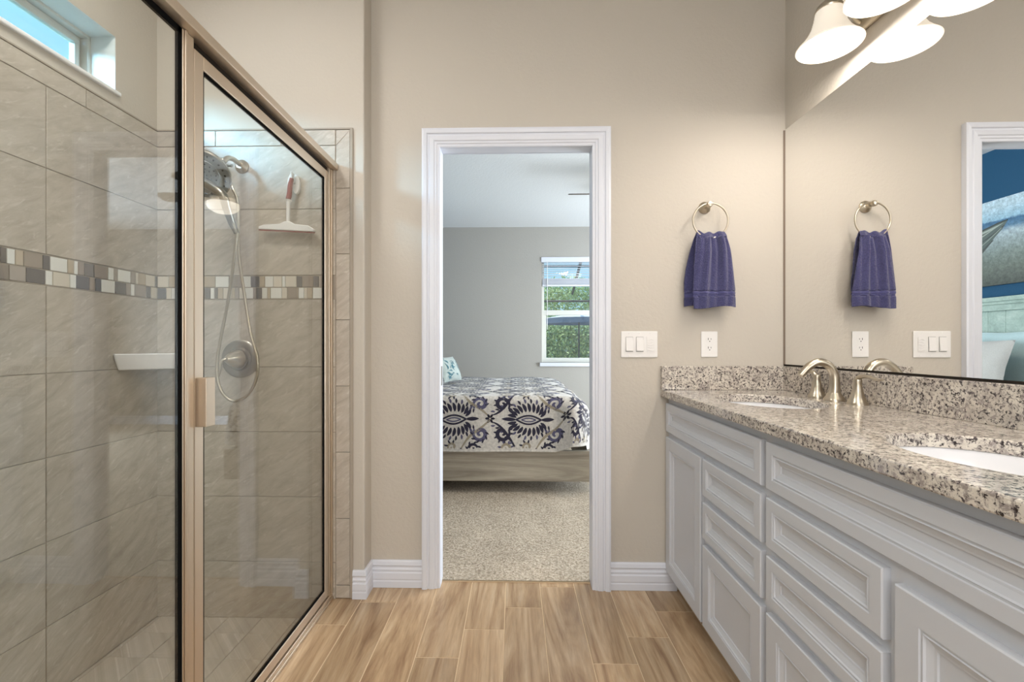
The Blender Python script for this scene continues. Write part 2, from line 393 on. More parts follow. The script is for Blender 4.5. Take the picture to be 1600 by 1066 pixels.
# mosaic band
mcols = [srgb(232, 232, 228), srgb(214, 206, 192), srgb(124, 118, 114), srgb(152, 140, 128), srgb(186, 172, 152), srgb(104, 102, 104), srgb(168, 158, 148)]
MM = []
for i, c in enumerate(mcols): MM.append(mat('mosaic_piece_%s' % 'abcdefg'[i], c, .12 if i in (0, 2, 5) else .4))
MM.append(M['grout'])
def mosaic(plane, s0, s1, parent):
    mb = MB()
    for row, (z0, z1) in enumerate(((1.325, 1.372), (1.376, 1.423))):
        s = s0 + .002; prev = -1
        while s < s1 - .006:
            wd = random.choice([.012, .016, .022, .022, .036, .048, .058])
            e = min(s + wd, s1 - .002); c = random.choice([k for k in (0, 0, 1, 2, 3, 3, 4, 5, 6) if k != prev]); prev = c
            if plane == 'y': mb.box(s, e, YE - TH - .0005, YE, z0, z1, c)
            else: mb.box(XL, XL + TH + .0005, s, e, z0, z1, c)
            s = e + .0025
    if plane == 'y': mb.box(s0, s1, YE - .005, YE, 1.321, 1.427, 7)
    else: mb.box(XL, XL + .005, s0, s1, 1.321, 1.427, 7)
    mb.build('mosaic_band', MM, parent, bevel=.0008, seg=1)
mosaic('y', XL + TH, -.806, w_end); mosaic('x', .34, YE - TH, w_left)
# shower floor
m = MB(); m.box(XL, -.815, .34, YE, -.12, -.092, 1)
y = .34
for i in range(11):
    for j in range(6):
        x0 = -.815 - .152 * (j + 1); x1 = x0 + .152; y0 = .36 + .152 * i; y1 = y0 + .152
        x0 = max(x0, XL + TH); y1 = min(y1, YE - TH)
        if y1 > y0 and x1 > x0: m.box(x0 + .0015, x1 - .0015, y0, y1, -.1, -.088, 0, random.random())
m.box(-.835, -.815, .34, YE, -.12, -.002, 0, .4)
struct(m.build('floor_shower', [M['tile'], M['grout']], bevel=.001, seg=1))

# ------------------------------------------------------------------ trim
CAS = [(0, 0), (0, .010), (.004, .012), (.012, .012), (.016, .016), (.024, .016), (.028, .020), (.046, .022), (.050, .018), (.056, .018), (.060, .024), (.074, .026), (.082, .024), (.082, 0)]
def casing(name, x0, x1, zt, yw, sgn, z0=0.0):
    m = MB(); n = len(CAS)
    for (wd, d) in CAS:
        y = yw - sgn * d
        m.v += [(x0 - wd, y, z0), (x0 - wd, y, zt + wd), (x1 + wd, y, zt + wd), (x1 + wd, y, z0)]
    for i in range(n - 1):
        for j in range(3): m.f.append([i * 4 + j, i * 4 + j + 1, i * 4 + j + 5, i * 4 + j + 4]); m.m.append(0); m.r.append(0.)
    m.f.append([i * 4 for i in range(n)]); m.m.append(0); m.r.append(0.)
    m.f.append([i * 4 + 3 for i in range(n)]); m.m.append(0); m.r.append(0.)
    return m
d = bpy.data.objects.new('door_1', None); d.location = (0, YW, 0); COL.objects.link(d); struct(d)
casing('x', DX0, DX1, DZ, YW, 1).build('casing', M['trim'], d)
casing('x', DX0, DX1, DZ, YW + .062, -1).build('casing', M['trim'], d)
m = MB(); m.box(DX0 - .012, DX0, YW + .001, YW + .061, 0, DZ); m.box(DX1, DX1 + .012, YW + .001, YW + .061, 0, DZ); m.box(DX0 - .012, DX1 + .012, YW + .001, YW + .061, DZ, DZ + .012)
m.build('door_jamb', M['trim'], d)
m = MB(); m.box(DX0, DX0 + .002, YW + .02, YW + .045, .93, 1.02); m.build('strike_plate', M['nickel_dark'], d)
m = MB(); m.box(DX0, DX1, YW + .047, YW + .060, -.002, .004); m.build('threshold', M['fgrout'], d)
BP = [(0, 0), (.014, 0), (.014, .028), (.012, .034), (.014, .040), (.013, .066), (.010, .070), (.0085, .074), (.0125, .078), (.0125, .084), (.009, .090), (.0085, .096), (.0135, .103), (.010, .118), (.006, .124), (0, .124)]
def baseboard(name, path, nrm):
    """path: list of (x,y) ; nrm: offset direction at each node (mitre vector)"""
    m = MB(); n = len(BP)
    for (x, y), (nx, ny) in zip(path, nrm):
        for (dd, z) in BP: m.v.append((x + nx * dd, y + ny * dd, z + .001))
    for i in range(len(path) - 1):
        for j in range(n - 1): a = i * n + j; m.f.append([a, a + 1, a + n + 1, a + n]); m.m.append(0); m.r.append(0.)
    for i in (0, len(path) - 1): m.f.append([i * n + j for j in range(n)]); m.m.append(0); m.r.append(0.)
    return struct(m.build(name, M['trim']))
baseboard('baseboard_left', [(-.716, YE), (XJ, YE), (XJ, YW), (DX0 - .083, YW)], [(0, -1), (1, -1), (1, -1), (0, -1)])
baseboard('baseboard_right', [(DX1 + .083, YW), (.735, YW)], [(0, -1), (0, -1)])
baseboard('baseboard_bedroom', [(BX, BY), (4.1, BY)], [(0, -1), (0, -1)])

# ------------------------------------------------------------------ window_1 (shower)
d = bpy.data.objects.new('window_1', None); d.location = (XL, 1.36, WZ0); COL.objects.link(d); struct(d)
m = MB(); XI = XL - .10
m.box(XI, XL + .012, WY0, WY1 + .015, WZ0 - .016, WZ0, 0); m.build('window_sill', M['porc'], d, bevel=.004)
m = MB(); m.box(XI, XL - .001, WY1 - .002, WY1, WZ0, WZ1); m.box(XI, XL - .001, WY0, WY0 + .002, WZ0, WZ1); m.box(XI, XL - .001, WY0, WY1, WZ1 - .002, WZ1); m.build('recess_lining', M['recess'], d)
def rectframe(m, plane, a0, a1, z0, z1, w_, c0, c1, mi=0):
    for (p, q, r, s_) in ((a0, a1, z0, z0 + w_), (a0, a1, z1 - w_, z1), (a0, a0 + w_, z0 + w_, z1 - w_), (a1 - w_, a1, z0 + w_, z1 - w_)):
        if plane == 'x': m.box(c0, c1, p, q, r, s_, mi)
        else: m.box(p, q, c0, c1, r, s_, mi)
m = MB(); rectframe(m, 'x', WY0, WY1, WZ0, WZ1, .014, XI - .05, XI); rectframe(m, 'x', WY0 + .014, WY1 - .014, WZ0 + .012, WZ1 - .014, .012, XI - .05, XI - .03)
m.build('window_frame', M['vinyl'], d, bevel=.002)
m = MB(); rectframe(m, 'x', WY0 + .03, WY1 - .03, WZ0 + .004, WZ1 - .032, .018, XI - .045, XI - .02); sash = m.build('window_sash', M['vinyl'], d, bevel=.002)
m = MB(); m.box(XI - .035, XI - .031, WY0 + .04, WY1 - .04, WZ0 + .01, WZ1 - .04); m.build('pane', M['frost'], sash)

# ------------------------------------------------------------------ window_2 (bedroom)
d = bpy.data.objects.new('window_2', None); d.location = (.8, BY, B2Z0); COL.objects.link(d); struct(d)
m = MB(); rectframe(m, 'y', B2X0, B2X1, B2Z0, B2Z1, .035, BY + .06, BY + .12); m.box(B2X0 + .03, B2X1 - .03, BY + .06, BY + .11, 1.535, 1.60); m.build('window_frame', M['vinyl'], d, bevel=.003)
m = MB(); rectframe(m, 'y', B2X0 + .035, B2X1 - .035, B2Z0 + .035, 1.56, .03, BY + .065, BY + .09); m.build('window_sash', M['vinyl'], d, bevel=.003)
m = MB(); m.box(B2X0 + .03, B2X1 - .03, BY + .095, BY + .099, B2Z0 + .03, B2Z1 - .03); m.build('pane', M['glass'], d)
m = MB(); m.box(B2X0 - .03, B2X1 + .03, BY - .03, BY + .06, B2Z0 - .05, B2Z0); m.build('window_sill', M['trim'], d, bevel=.004)
# blind
t = thing('window_blind', (.83, BY + .03, 2.3), 'white slatted blind pulled half way up in the bedroom window', 'blind')
m = MB(); m.box(B2X0 - .01, B2X1 + .01, BY - .012, BY + .05, 2.255, 2.325); hr = m.build('headrail', M['trim'], t, bevel=.005)
m = MB()
for i in range(6):
    z = 2.235 - i * .033; m.box(B2X0 + .01, B2X1 - .01, BY + .005, BY + .05, z, z + .0025)
m.build('slats', M['trim'], t)
m = MB()
for i in range(9): m.box(B2X0 + .01, B2X1 - .01, BY + .005, BY + .05, 1.955 + i * .009, 1.960 + i * .009)
m.build('stacked_slats', M['trim'], t)
m = MB(); m.box(B2X0 + .008, B2X1 - .008, BY + .002, BY + .052, 1.925, 1.95); m.build('bottom_rail', M['trim'], t, bevel=.004)
m = MB(); m.tube([(B2X0 + .075, BY - .005, 2.26), (B2X0 + .075, BY - .006, 1.33)], .004, 8); m.build('tilt_wand', M['plastic'], hr)

# ------------------------------------------------------------------ vanity cabinets
FX, DXF = .700, .683     # face frame plane, door face plane
def panel_front(y0, y1, z0, z1, fr):
    m = MB(); wd, h = y1 - y0, z1 - z0
    prof = [(0, -.017), (0, -.0025), (.0025, 0), (fr, 0), (fr + .0015, -.003), (fr + .005, -.003), (fr + .007, -.001), (fr + .009, -.005), (fr + .020, -.009), (fr + .024, -.0095), (fr + .0255, -.0125)]
    m.rings(lambda u, v, dd: (DXF - dd, y0 + u, z0 + v), wd, h, prof); return m
def front(name, y0, y1, z0, z1, par, fr, lab=None):
    o = panel_front(y0, y1, z0, z1, fr).build(name, M['cab'], par)
    if lab: o['label'] = lab
def cabinet(label, y0, y1, doors, drawers, wides, end):
    t = thing('vanity_cabinet', (.95, (y0 + y1) / 2, 0), label, 'cabinet', )
    m = MB(); m.box(FX, XR - .002, y0, y1, .095, .720); m.box(FX, FX + .02, y0, y1, .72, .883); m.box(FX + .02, XR - .002, y1 - .018, y1, .72, .883)
    m.build('cabinet_body', M['cab'], t)
    m = MB(); m.box(.765, 1.2, y0, y1, .001, .095); m.build('toe_kick', mat('toe_kick_brown_board', srgb(120, 104, 86), .7), t)  # toe kick is a plain brown board
    for a in wides: front('false_drawer_front', *a, t, .030)
    for a in drawers: front('drawer_front', *a, t, .030)
    for a in doors: front('door', *a, t, .050)
ZA, ZB, ZC, ZD = (.728, .856), (.570, .704), (.414, .546), (.095, .390)
cabinet('grey painted vanity cabinet against the door wall, under the far sink', 1.273, 2.096,
        [(1.700, 2.086, .095, .704), (1.286, 1.682, *ZD)], [(1.286, 1.682, *ZB), (1.286, 1.682, *ZC)], [(1.286, 2.086, *ZA)], True)
cabinet('grey painted vanity cabinet nearest the camera, under the sink cut off at right', .44, 1.273,
        [(.452, .838, .095, .690), (.865, 1.260, *ZD)], [(.865, 1.260, *ZB), (.865, 1.260, *ZC)], [(.452, 1.260, *ZA)], False)
cabinet('grey painted vanity run behind the camera position under the worktop', -.5, .44, [(-.49, -.04, .095, .704), (-.02, .43, .095, .704)], [], [(-.49, .43, *ZA)], False) if False else None

# ------------------------------------------------------------------ countertop
CZ0, CZ1, CX = .884, .916, .664
SX, SAX, SAY = .925, .165, .215
SINKS = [1.69, .86]
def ell(cx, cy, ax, ay, n=64): return [(cx + ax * math.cos(2 * PI * k / n), cy + ay * math.sin(2 * PI * k / n)) for k in range(n)]
def plate(outer, holes, z0, z1):
    bm = bmesh.new()
    loops = []
    for z in (z1, z0):
        es = []; ls = []
        for lp in [outer] + holes:
            vs = [bm.verts.new((x, y, z)) for x, y in lp]; ls.append(vs)
            for i in range(len(vs)): es.append(bm.edges.new((vs[i], vs[(i + 1) % len(vs)])))
        bmesh.ops.triangle_fill(bm, use_beauty=True, use_dissolve=False, edges=es); loops.append(ls)
    for a, b in zip(*loops):
        for i in range(len(a)): j = (i + 1) % len(a); bm.faces.new((a[i], a[j], b[j], b[i]))
    bmesh.ops.recalc_face_normals(bm, faces=bm.faces); return bm
VE = -.45
bm = bmesh.new()
def cell(y0, y1, cy):
    n = 64; xa, xb = CX, XR - .001; E_ = ell(SX, cy, SAX, SAY, n); Q = []
    for (x, y) in E_:
        dx, dy = x - SX, y - cy; k = min(((xb - SX) / dx if dx > 1e-9 else (xa - SX) / dx if dx < -1e-9 else 1e9), ((y1 - cy) / dy if dy > 1e-9 else (y0 - cy) / dy if dy < -1e-9 else 1e9))
        Q.append([SX + dx * k, cy + dy * k])
    for cx_, cy_ in ((xa, y0), (xb, y0), (xa, y1), (xb, y1)):
        i = min(range(n), key=lambda i: (Q[i][0] - cx_) ** 2 + (Q[i][1] - cy_) ** 2); Q[i] = [cx_, cy_]
    for z in (CZ1, CZ0):
        e = [bm.verts.new((x, y, z)) for x, y in E_]; q = [bm.verts.new((x, y, z)) for x, y in Q]
        for i in range(n): j = (i + 1) % n; bm.faces.new((e[i], e[j], q[j], q[i]))
        if z == CZ1: e0, q0 = e, q
    for i in range(n):
        j = (i + 1) % n; bm.faces.new((e0[i], e0[j], e[j], e[i]))
        on = lambda k_: abs(Q[i][k_] - Q[j][k_]) < 1e-7
        if (on(0) and (abs(Q[i][0] - xa) < 1e-6 or abs(Q[i][0] - xb) < 1e-6)) or (on(1) and abs(Q[i][1] - (YW - .001)) < 1e-6): bm.faces.new((q0[i], q0[j], q[j], q[i]))
mid = sum(SINKS) / 2
cell(mid, YW - .001, SINKS[0]); cell(.40, mid, SINKS[1])
cv = [bm.verts.new((x, y, z)) for z in (CZ0, CZ1) for y in (VE, .40) for x in (CX, XR - .001)]
for f_ in ((0, 2, 3, 1), (4, 5, 7, 6), (0, 1, 5, 4), (0, 4, 6, 2), (1, 3, 7, 5)): bm.faces.new([cv[i] for i in f_])
bmesh.ops.remove_doubles(bm, verts=bm.verts, dist=1e-5); bmesh.ops.recalc_face_normals(bm, faces=bm.faces)
me = bpy.data.meshes.new('countertop'); bm.to_mesh(me); bm.free(); me.materials.append(M['granite'])
ct = bpy.data.objects.new('countertop', me); COL.objects.link(ct)
bv = ct.modifiers.new('bevel', 'BEVEL'); bv.width = .004; bv.segments = 2; bv.limit_method = 'ANGLE'; bv.angle_limit = 1.0
tag(ct, 'long speckled granite worktop with two oval sink cut-outs on the grey cabinets', 'countertop')
m = MB(); m.box(XR - .022, XR - .001, VE, YW - .022, CZ1, 1.024); m.build('backsplash', M['granite'], ct, bevel=.002)
m = MB(); m.box(CX, XR - .001, YW - .021, YW - .001, CZ1, 1.024); m.build('side_splash', M['granite'], ct, bevel=.002)
for i, s in enumerate(SINKS):
    m = MB(); prof = []
    for k in range(13):
        a = k / 12 * PI / 2; prof.append((math.cos(a) ** .55 if k < 12 else .02, -.13 * math.sin(a)))
    base = []
    n = 48
    for (r, z) in prof:
        for k in range(n): m.v.append((SX + (SAX + .006) * r * math.cos(2 * PI * k / n), s + (SAY + .006) * r * math.sin(2 * PI * k / n), CZ0 - .001 + z))
    for a in range(12):
        for k in range(n): k2 = (k + 1) % n; m.f.append([a * n + k, a * n + k2, (a + 1) * n + k2, (a + 1) * n + k]); m.m.append(0); m.r.append(0.)
    # outer flange
    b0 = len(m.v)
    for (r, z) in ((1.0, -.001), (1.09, -.001), (1.09, -.012)):
        for k in range(n): m.v.append((SX + (SAX + .006) * r * math.cos(2 * PI * k / n), s + (SAY + .006) * r * math.sin(2 * PI * k / n), CZ0 + z))
    for a in range(2):
        for k in range(n): k2 = (k + 1) % n; m.f.append([b0 + a * n + k, b0 + a * n + k2, b0 + (a + 1) * n + k2, b0 + (a + 1) * n + k]); m.m.append(0); m.r.append(0.)
    t = thing('sink', (SX, s, CZ0 - .13), ['white oval undermount sink in front of the brushed nickel faucet', 'white oval undermount sink cut off by the right edge of the photo'][i], 'sink', 'white undermount sinks')
    m.build('basin', M['porc'], t, smooth=True, fix=False)
    q = MB(); q.lathe((SX, s, CZ0 - .1315), (0, 0, 1), [(0, .004), (.018, .004), (.022, .002), (.022, 0)], 24); q.build('drain', M['nickel'], t, smooth=True)

# ------------------------------------------------------------------ faucet
FXB, FY = 1.164, 1.69
t = thing('faucet', (FXB, FY, CZ1), 'brushed nickel widespread faucet with arched spout behind the far sink', 'faucet')
m = MB(); path = spline([(FXB, FY, CZ1 + .002), (FXB, FY, CZ1 + .02), (FXB + .002, FY, CZ1 + .055), (FXB - .001, FY, CZ1 + .098), (FXB - .022, FY, CZ1 + .130), (FXB - .058, FY, CZ1 + .141), (FXB - .092, FY, CZ1 + .124), (FXB - .122, FY, CZ1 + .092)], 8)
m.tube(path, lerp_list([.030, .020, .0165, .015, .0145, .014, .0135, .0125], len(path)), 20)
m.lathe((FXB, FY, CZ1), (0, 0, 1), [(.0, 0), (.034, 0), (.034, .004), (.031, .010), (.026, .018), (.02, .03)], 32)
m.build('spout', M['nickel'], t, smooth=True)
for sgn in (1, -1):
    hy = FY + sgn * .105
    m = MB(); m.lathe((FXB + .006, hy, CZ1), (0, 0, 1), [(0, 0), (.031, 0), (.031, .005), (.027, .012), (.020, .030), (.0145, .055), (.012, .072), (.0135, .080), (.012, .088), (0, .090)], 32)
    pth = spline([(FXB + .006, hy, CZ1 + .078), (FXB + .004, hy + sgn * .012, CZ1 + .094), (FXB + .004, hy + sgn * .045, CZ1 + .099), (FXB + .004, hy + sgn * .085, CZ1 + .091), (FXB + .004, hy + sgn * .112, CZ1 + .093)], 6)
    m.tube(pth, lerp_list([.009, .010, .0095, .007, .004], len(pth)), 14, sy=.7)
    m.build('handle', M['nickel'], t, smooth=True)

# ------------------------------------------------------------------ mirror
m = MB(); m.box(XR - .006, XR - .0005, VE, YW - .004, 1.032, 2.094)
mr = m.build('wall_mirror', M['mirror']); tag(mr, 'large frameless mirror on the wall above the granite backsplash', 'mirror')
m = MB(); m.box(XR - .010, XR - .0005, VE, YW - .004, 1.0255, 1.0315); m.build('bottom_channel', M['darkgap'], mr)
m = MB(); m.box(XR - .010, XR - .0005, YW - .0036, YW - .0008, 1.03, 2.094); m.build('edge_strip', mat('mirror_edge_brown', srgb(128, 112, 98), .6), mr)

# ------------------------------------------------------------------ vanity light
LY = [1.613, 1.376, 1.139, .902]; LX, LZ = 1.094, 2.162
t = thing('vanity_light', (XR, 1.26, 2.28), 'nickel vanity light with bell-shaped white glass shades above the mirror', 'light')
m = MB(); m.box(XR - .028, XR - .001, .80, 1.72, 2.215, 2.275); m.build('backplate', M['nickel'], t, bevel=.012, seg=4)
for ly in LY:
    m = MB(); pr = [(.024, .142), (.034, .136), (.042, .12), (.046, .095), (.054, .065), (.068, .038), (.086, .016), (.098, .004), (.101, 0), (.098, -.003), (.092, .001), (.080, .014), (.062, .036), (.049, .064), (.042, .094), (.038, .118), (.022, .134)]
    m.lathe((LX, ly, LZ), (0, 0, 1), pr, 48); s_ = m.build('lamp_shade', M['shade'], t, smooth=True)
    q = MB(); q.lathe((LX, ly, LZ), (0, 0, 1), [(.0415, .118), (.044, .124), (.038, .138), (.026, .150), (.012, .157), (.010, .166), (.014, .172), (.010, .180), (.006, .184), (.010, .192), (.007, .202), (0, .206)], 28); q.build('cap', M['nickel'], s_, smooth=True)
    q = MB(); pth = spline([(LX, ly, LZ + .166), (LX + .018, ly, LZ + .176), (LX + .045, ly, LZ + .160), (LX + .070, ly, LZ + .118), (LX + .095, ly, LZ + .085), (XR - .02, ly, LZ + .080)], 8); q.tube(pth, .0065, 12); q.build('arm', M['nickel'], t, smooth=True)
    q = MB(); q.lathe((LX, ly, LZ), (0, 0, 1), [(0, .040), (.018, .044), (.027, .060), (.026, .075), (.016, .095), (.013, .12), (0, .12)], 20); q.build('bulb', M['bulb'], s_, smooth=True)
    lamp('vanity_bulb_light', 'POINT', (LX, ly, LZ + .012), 3.9, (1, .93, .86), rad=.035)

# ------------------------------------------------------------------ towel ring and towel
RX, RZ, RY = .868, 1.682, 2.045
t = thing('towel_ring', (RX, YW, RZ + .08), 'round brushed nickel towel ring fixed to the beige wall', 'towel ring')
m = MB(); m.lathe((RX - .006, YW - .0005, RZ + .062), (0, -1, 0), [(0, 0), (.027, 0), (.027, .006), (.020, .012), (.011, .018), (.009, .030), (.009, .042), (.013, .048), (.014, .058), (.010, .066), (0, .068)], 32); m.build('wall_mount', M['nickel'], t, smooth=True)
m = MB(); m.tube([(RX + .077 * math.cos(a * PI / 36), RY, RZ - .01 + .077 * math.sin(a * PI / 36)) for a in range(72)] + [(RX + .077, RY, RZ - .01)], .0042, 12, cap=False); m.build('ring', M['nickel'], t, smooth=True, weld=True)
def towel_pt(u, v):
    """u across, v along: 0 back hem -> .47 over the ring -> 1 front hem"""
    top = .46
    c = (u - .5) * 2
    zt = 1.612 + .010 * abs(c) ** 3 + .004 * math.sin(u * 17 + .5)
    if v < top:
        k = 1 - v / top; wdt = .058 + .034 * min(1, k * 1.5) ** .8; x = RX - .014 * min(1, k * 2) + c * wdt; z = zt - k * (zt - 1.292 - .004 * math.sin(u * 9)); k2 = k
        y = RY + .010 + .012 * min(1, k * 4) + .007 * math.sin(u * 15 + 1) * min(1, k * 2 + .2)
    else:
        k = (v - top) / (1 - top); wdt = .058 + .034 * min(1, k * 1.3) ** .7; x = RX + .010 * k + c * wdt; z = zt - k * (zt - 1.284 + .006 * math.sin(u * 5 + 1))
        y = RY - .010 - .014 * min(1, k * 4) + (.010 * math.sin(u * 12.5 + .6 + k) + .006 * math.sin(u * 29 + k * 4)) * (1.15 - .6 * k)
    if abs(v - top) < .03:
        q = (v - top) / .03; z += .006 * math.cos(q * PI / 2); y = RY + (.010 if q < 0 else -.010) * abs(q) * 1.0 + (.009 * math.sin(u * 11.5 + .6)) * max(0, q) + .007 * math.sin(u * 15 + 1) * .2 * max(0, -q)
    zr = z
    for zb in (1.356, 1.341, 1.334):
        if abs(z - zb) < .003: y += .004 * (1 if v < top else 1) * (1 if v > top else -1)
    return (x, y, zr)
m = MB(); m.grid(towel_pt, 60, 190)
tw = m.build('hand_towel', [M['towel'], M['towelband']], smooth=True, fix=False)
for p in tw.data.polygons:
    if 1.334 < p.center.z < 1.356: p.material_index = 1
sol = tw.modifiers.new('thick', 'SOLIDIFY'); sol.thickness = .005; sol.offset = 0
tag(tw, 'folded navy blue terry hand towel hanging through the nickel ring', 'towel')

# ------------------------------------------------------------------ switch and outlet
t = thing('light_switch', (.567, YW, 1.12), 'white three-gang switch plate beside the door casing', 'light switch')
def wy(x0, x1, z0, z1, d0, d1): return (x0, x1, YW - d1, YW - d0, z0, z1)
m = MB(); m.box(*wy(.484, .650, 1.062, 1.182, .0003, .006)); m.build('plate', M['plastic'], t, bevel=.003)
for i, x in enumerate((.506, .553)):
    q = MB(); x0, x1 = x, x + .031
    q.box(*wy(x0 - .001, x1 + .001, 1.089, 1.156, .006, .0066), 1)
    z0, z1 = 1.090, 1.155; y = YW - .0064
    q.add([(x0, y, z0), (x1, y, z0), (x1, y, z1), (x0, y, z1), (x0, y - .008, z0 + .003), (x1, y - .008, z0 + .003), (x1, y - .002, z1), (x0, y - .002, z1)], [(0, 1, 5, 4), (3, 7, 6, 2), (0, 4, 7, 3), (1, 2, 6, 5), (4, 5, 6, 7), (0, 3, 2, 1)])
    q.build('rocker', [M['plastic'], M['slot']], t)
q = MB(); q.box(*wy(.600, .632, 1.089, 1.156, .006, .0085))
for k in range(5):
    z = 1.096 + k * .012
    pth = [(.602 + .028 * j / 14, YW - .0095, z + .0022 * math.sin(j / 14 * 2 * PI + k)) for j in range(15)]; q.tube(pth, .0013, 6)
q.build('timer_buttons', M['plastic'], t)
for x in (.521, .568, .616):
    for z in (1.071, 1.173):
        q = MB(); q.lathe((x, YW - .006, z), (0, -1, 0), [(0, 0), (.003, 0), (.0025, .001), (0, .0012)], 12); q.build('screw', M['plastic'], t)
t = thing('electrical_outlet', (.884, YW, 1.12), 'white duplex wall outlet above the granite side splash', 'outlet')
m = MB(); m.box(*wy(.847, .921, 1.064, 1.181, .0003, .006)); m.build('plate', M['plastic'], t, bevel=.003)
for z in (1.142, 1.103):
    q = MB(); prof = ell(.884, z, .0165, .0145, 28); n = len(prof)
    prism(q, prof, YW - .0075, YW - .005); rc = q.build('receptacle', M['plastic'], t)
    q = MB(); q.box(*wy(.8765, .8790, z + .000, z + .009, .0070, .0078)); q.box(*wy(.8890, .8910, z + .001, z + .008, .0070, .0078)); prism(q, ell(.884, z - .006, .0025, .0022, 10), YW - .0078, YW - .007); q.build('slots', M['slot'], rc)

# ------------------------------------------------------------------ shower enclosure
t = thing('shower_enclosure', (XS, 1.2, 0), 'fixed glass shower panel in a satin nickel frame with header and floor track', 'shower screen')
EB = .36
m = MB(); m.box(XS - .018, XS + .030, EB, YE - TH - .001, 1.889, 1.916); m.box(XS - .018, XS - .010, EB, YE - TH - .001, 1.884, 1.889); m.build('header', M['frame'], t, bevel=.002)
m = MB(); m.box(XS - .016, XS - .006, 1.13, YE - .01, 1.870, 1.889); m.build('header_gap_shade', M['darkgap'], t)  # dark strip in the gap above the door, shade put into its colour
m = MB(); m.box(XS - .018, XS + .006, EB, YE - TH - .001, .0015, .030); m.box(XS + .006, XS + .010, EB, YE - TH - .001, .0015, .014); m.build('floor_track', M['frame'], t, bevel=.002)
m = MB(); m.box(XS - .016, XS + .004, 1.088, 1.126, .030, 1.889); m.box(XS + .004, XS + .008, 1.092, 1.102, .030, 1.889); m.build('strike_post', M['frame'], t, bevel=.002)
m = MB(); m.box(XS - .016, XS + .004, 1.958, YE - TH - .001, .030, 1.889); m.box(XS + .004, XS + .008, 1.975, YE - TH - .001, .03, 1.889); m.build('wall_jamb', M['frame'], t, bevel=.002)
m = MB(); m.box(XS - .006, XS, EB, 1.084, .040, 1.882); m.build('glass_panel', M['glass'], t)
m = MB(); m.box(XS - .008, XS + .001, 1.077, 1.088, .034, 1.889); m.box(XS - .008, XS + .001, EB, 1.088, 1.874, 1.889); m.box(XS - .008, XS + .001, EB, 1.088, .030, .042); m.build('gasket', M['black'], t)
t = thing('shower_door', (XS, 1.54, .04), 'hinged clear glass shower door with nickel frame and square pull', 'shower door')
a, b, z0, z1 = 1.130, 1.953, .036, 1.868
m = MB()
wv, wh = .034, .036
y0, y1 = a, b
m.box(XS - .014, XS + .002, a, a + wv, z0, z1); m.box(XS - .014, XS + .002, b - wv, b, z0, z1); m.box(XS - .014, XS + .002, a + wv, b - wv, z1 - wh, z1); m.box(XS - .014, XS + .002, a + wv, b - wv, z0, z0 + wh)
df = m.build('door_frame', M['frame'], t, bevel=.002)
m = MB(); rectframe(m, 'x', a + wv, b - wv, z0 + wh, z1 - wh, .006, XS - .010, XS - .001); m.build('gasket', M['black'], t)
m = MB(); m.box(XS - .008, XS - .003, a + wv + .002, b - wv - .002, z0 + wh + .002, z1 - wh - .002); m.build('glass_panel', M['glass'], t)
m = MB(); m.box(XS + .002, XS + .030, 1.134, 1.168, .912, 1.036); m.build('door_pull', M['frame'], df, bevel=.0015)

# ------------------------------------------------------------------ shower head, wand and hose
HX, HZ = -1.208, 1.908; YT = YE - TH
t = thing('shower_fixture', (HX, YT, HZ), 'round multi-spray nickel shower head with hand wand and looped metal hose', 'shower head')
m = MB(); m.lathe((HX, YT - .0005, HZ), (0, -1, 0), [(0, 0), (.030, 0), (.030, .006), (.022, .014), (.014, .022), (0, .022)], 32)
pth = spline([(HX, YT, HZ), (HX, YT - .06, HZ + .008), (HX + .0, YT - .105, HZ - .004), (HX + .0, YT - .135, HZ - .034)], 8); m.tube(pth, .0105, 16); m.build('shower_arm', M['nickel'], t, smooth=True)
Hn = Vector((.16, -.74, -.64)).normalized(); Hc = Vector((-1.232, 1.775, 1.795))
m = MB(); bp = Hc - Hn * .055
m.lathe(bp, Hn, [(0, -.032), (.014, -.032), (.018, -.012), (.024, 0), (.050, .018), (.085, .034), (.097, .044), (.098, .054), (.094, .058)], 40)
m.tube([(HX, YT - .130, HZ - .028), tuple(bp - Hn * .02)], .017, 16)
m.tube([(HX, YT - .140, HZ - .045), (HX + .045, YT - .145, HZ - .052)], .006, 10)
hb = m.build('head_body', M['nickel_dark'], t, smooth=True)
m = MB(); m.lathe(Hc, Hn, [(.094, .003), (.090, .0045), (.060, .004), (.058, .007), (.03, .008), (0, .008)], 40, 0)
ax = Hn.cross(Vector((0, 0, 1))).normalized(); bx = Hn.cross(ax)
for rr, nn, sz in ((.078, 22, .0042), (.047, 16, .0032), (.030, 12, .003), (.014, 6, .003)):
    for k in range(nn):
        w_ = 2 * PI * k / nn; m.lathe(Hc + ax * rr * math.cos(w_) + bx * rr * math.sin(w_) + Hn * (.004 if rr > .06 else .0075), Hn, [(sz, 0), (sz * .8, .003), (0, .003)], 8, 1)
m.build('spray_face', [mat('pale_grey_face', srgb(150, 152, 150), .35, .5), M['slot']], hb, smooth=True)
def pz(u, v, y): return ((u - 805) * y / 712.0, y, 1.12 - (v - 539) * y / 712.0)
m = MB(); pth = spline([tuple(Hc + bx * 0 - Vector((0, 0, .035)) + Vector((.012, -.01, 0))), pz(340, 300, 1.74), pz(348, 322, 1.76), pz(356, 345, 1.79), pz(364, 362, 1.80)], 8)
m.tube(pth, lerp_list([.020, .017, .0155, .014, .010], len(pth)), 18); m.build('hand_wand', M['nickel_dark'], t, smooth=True)
m = MB()
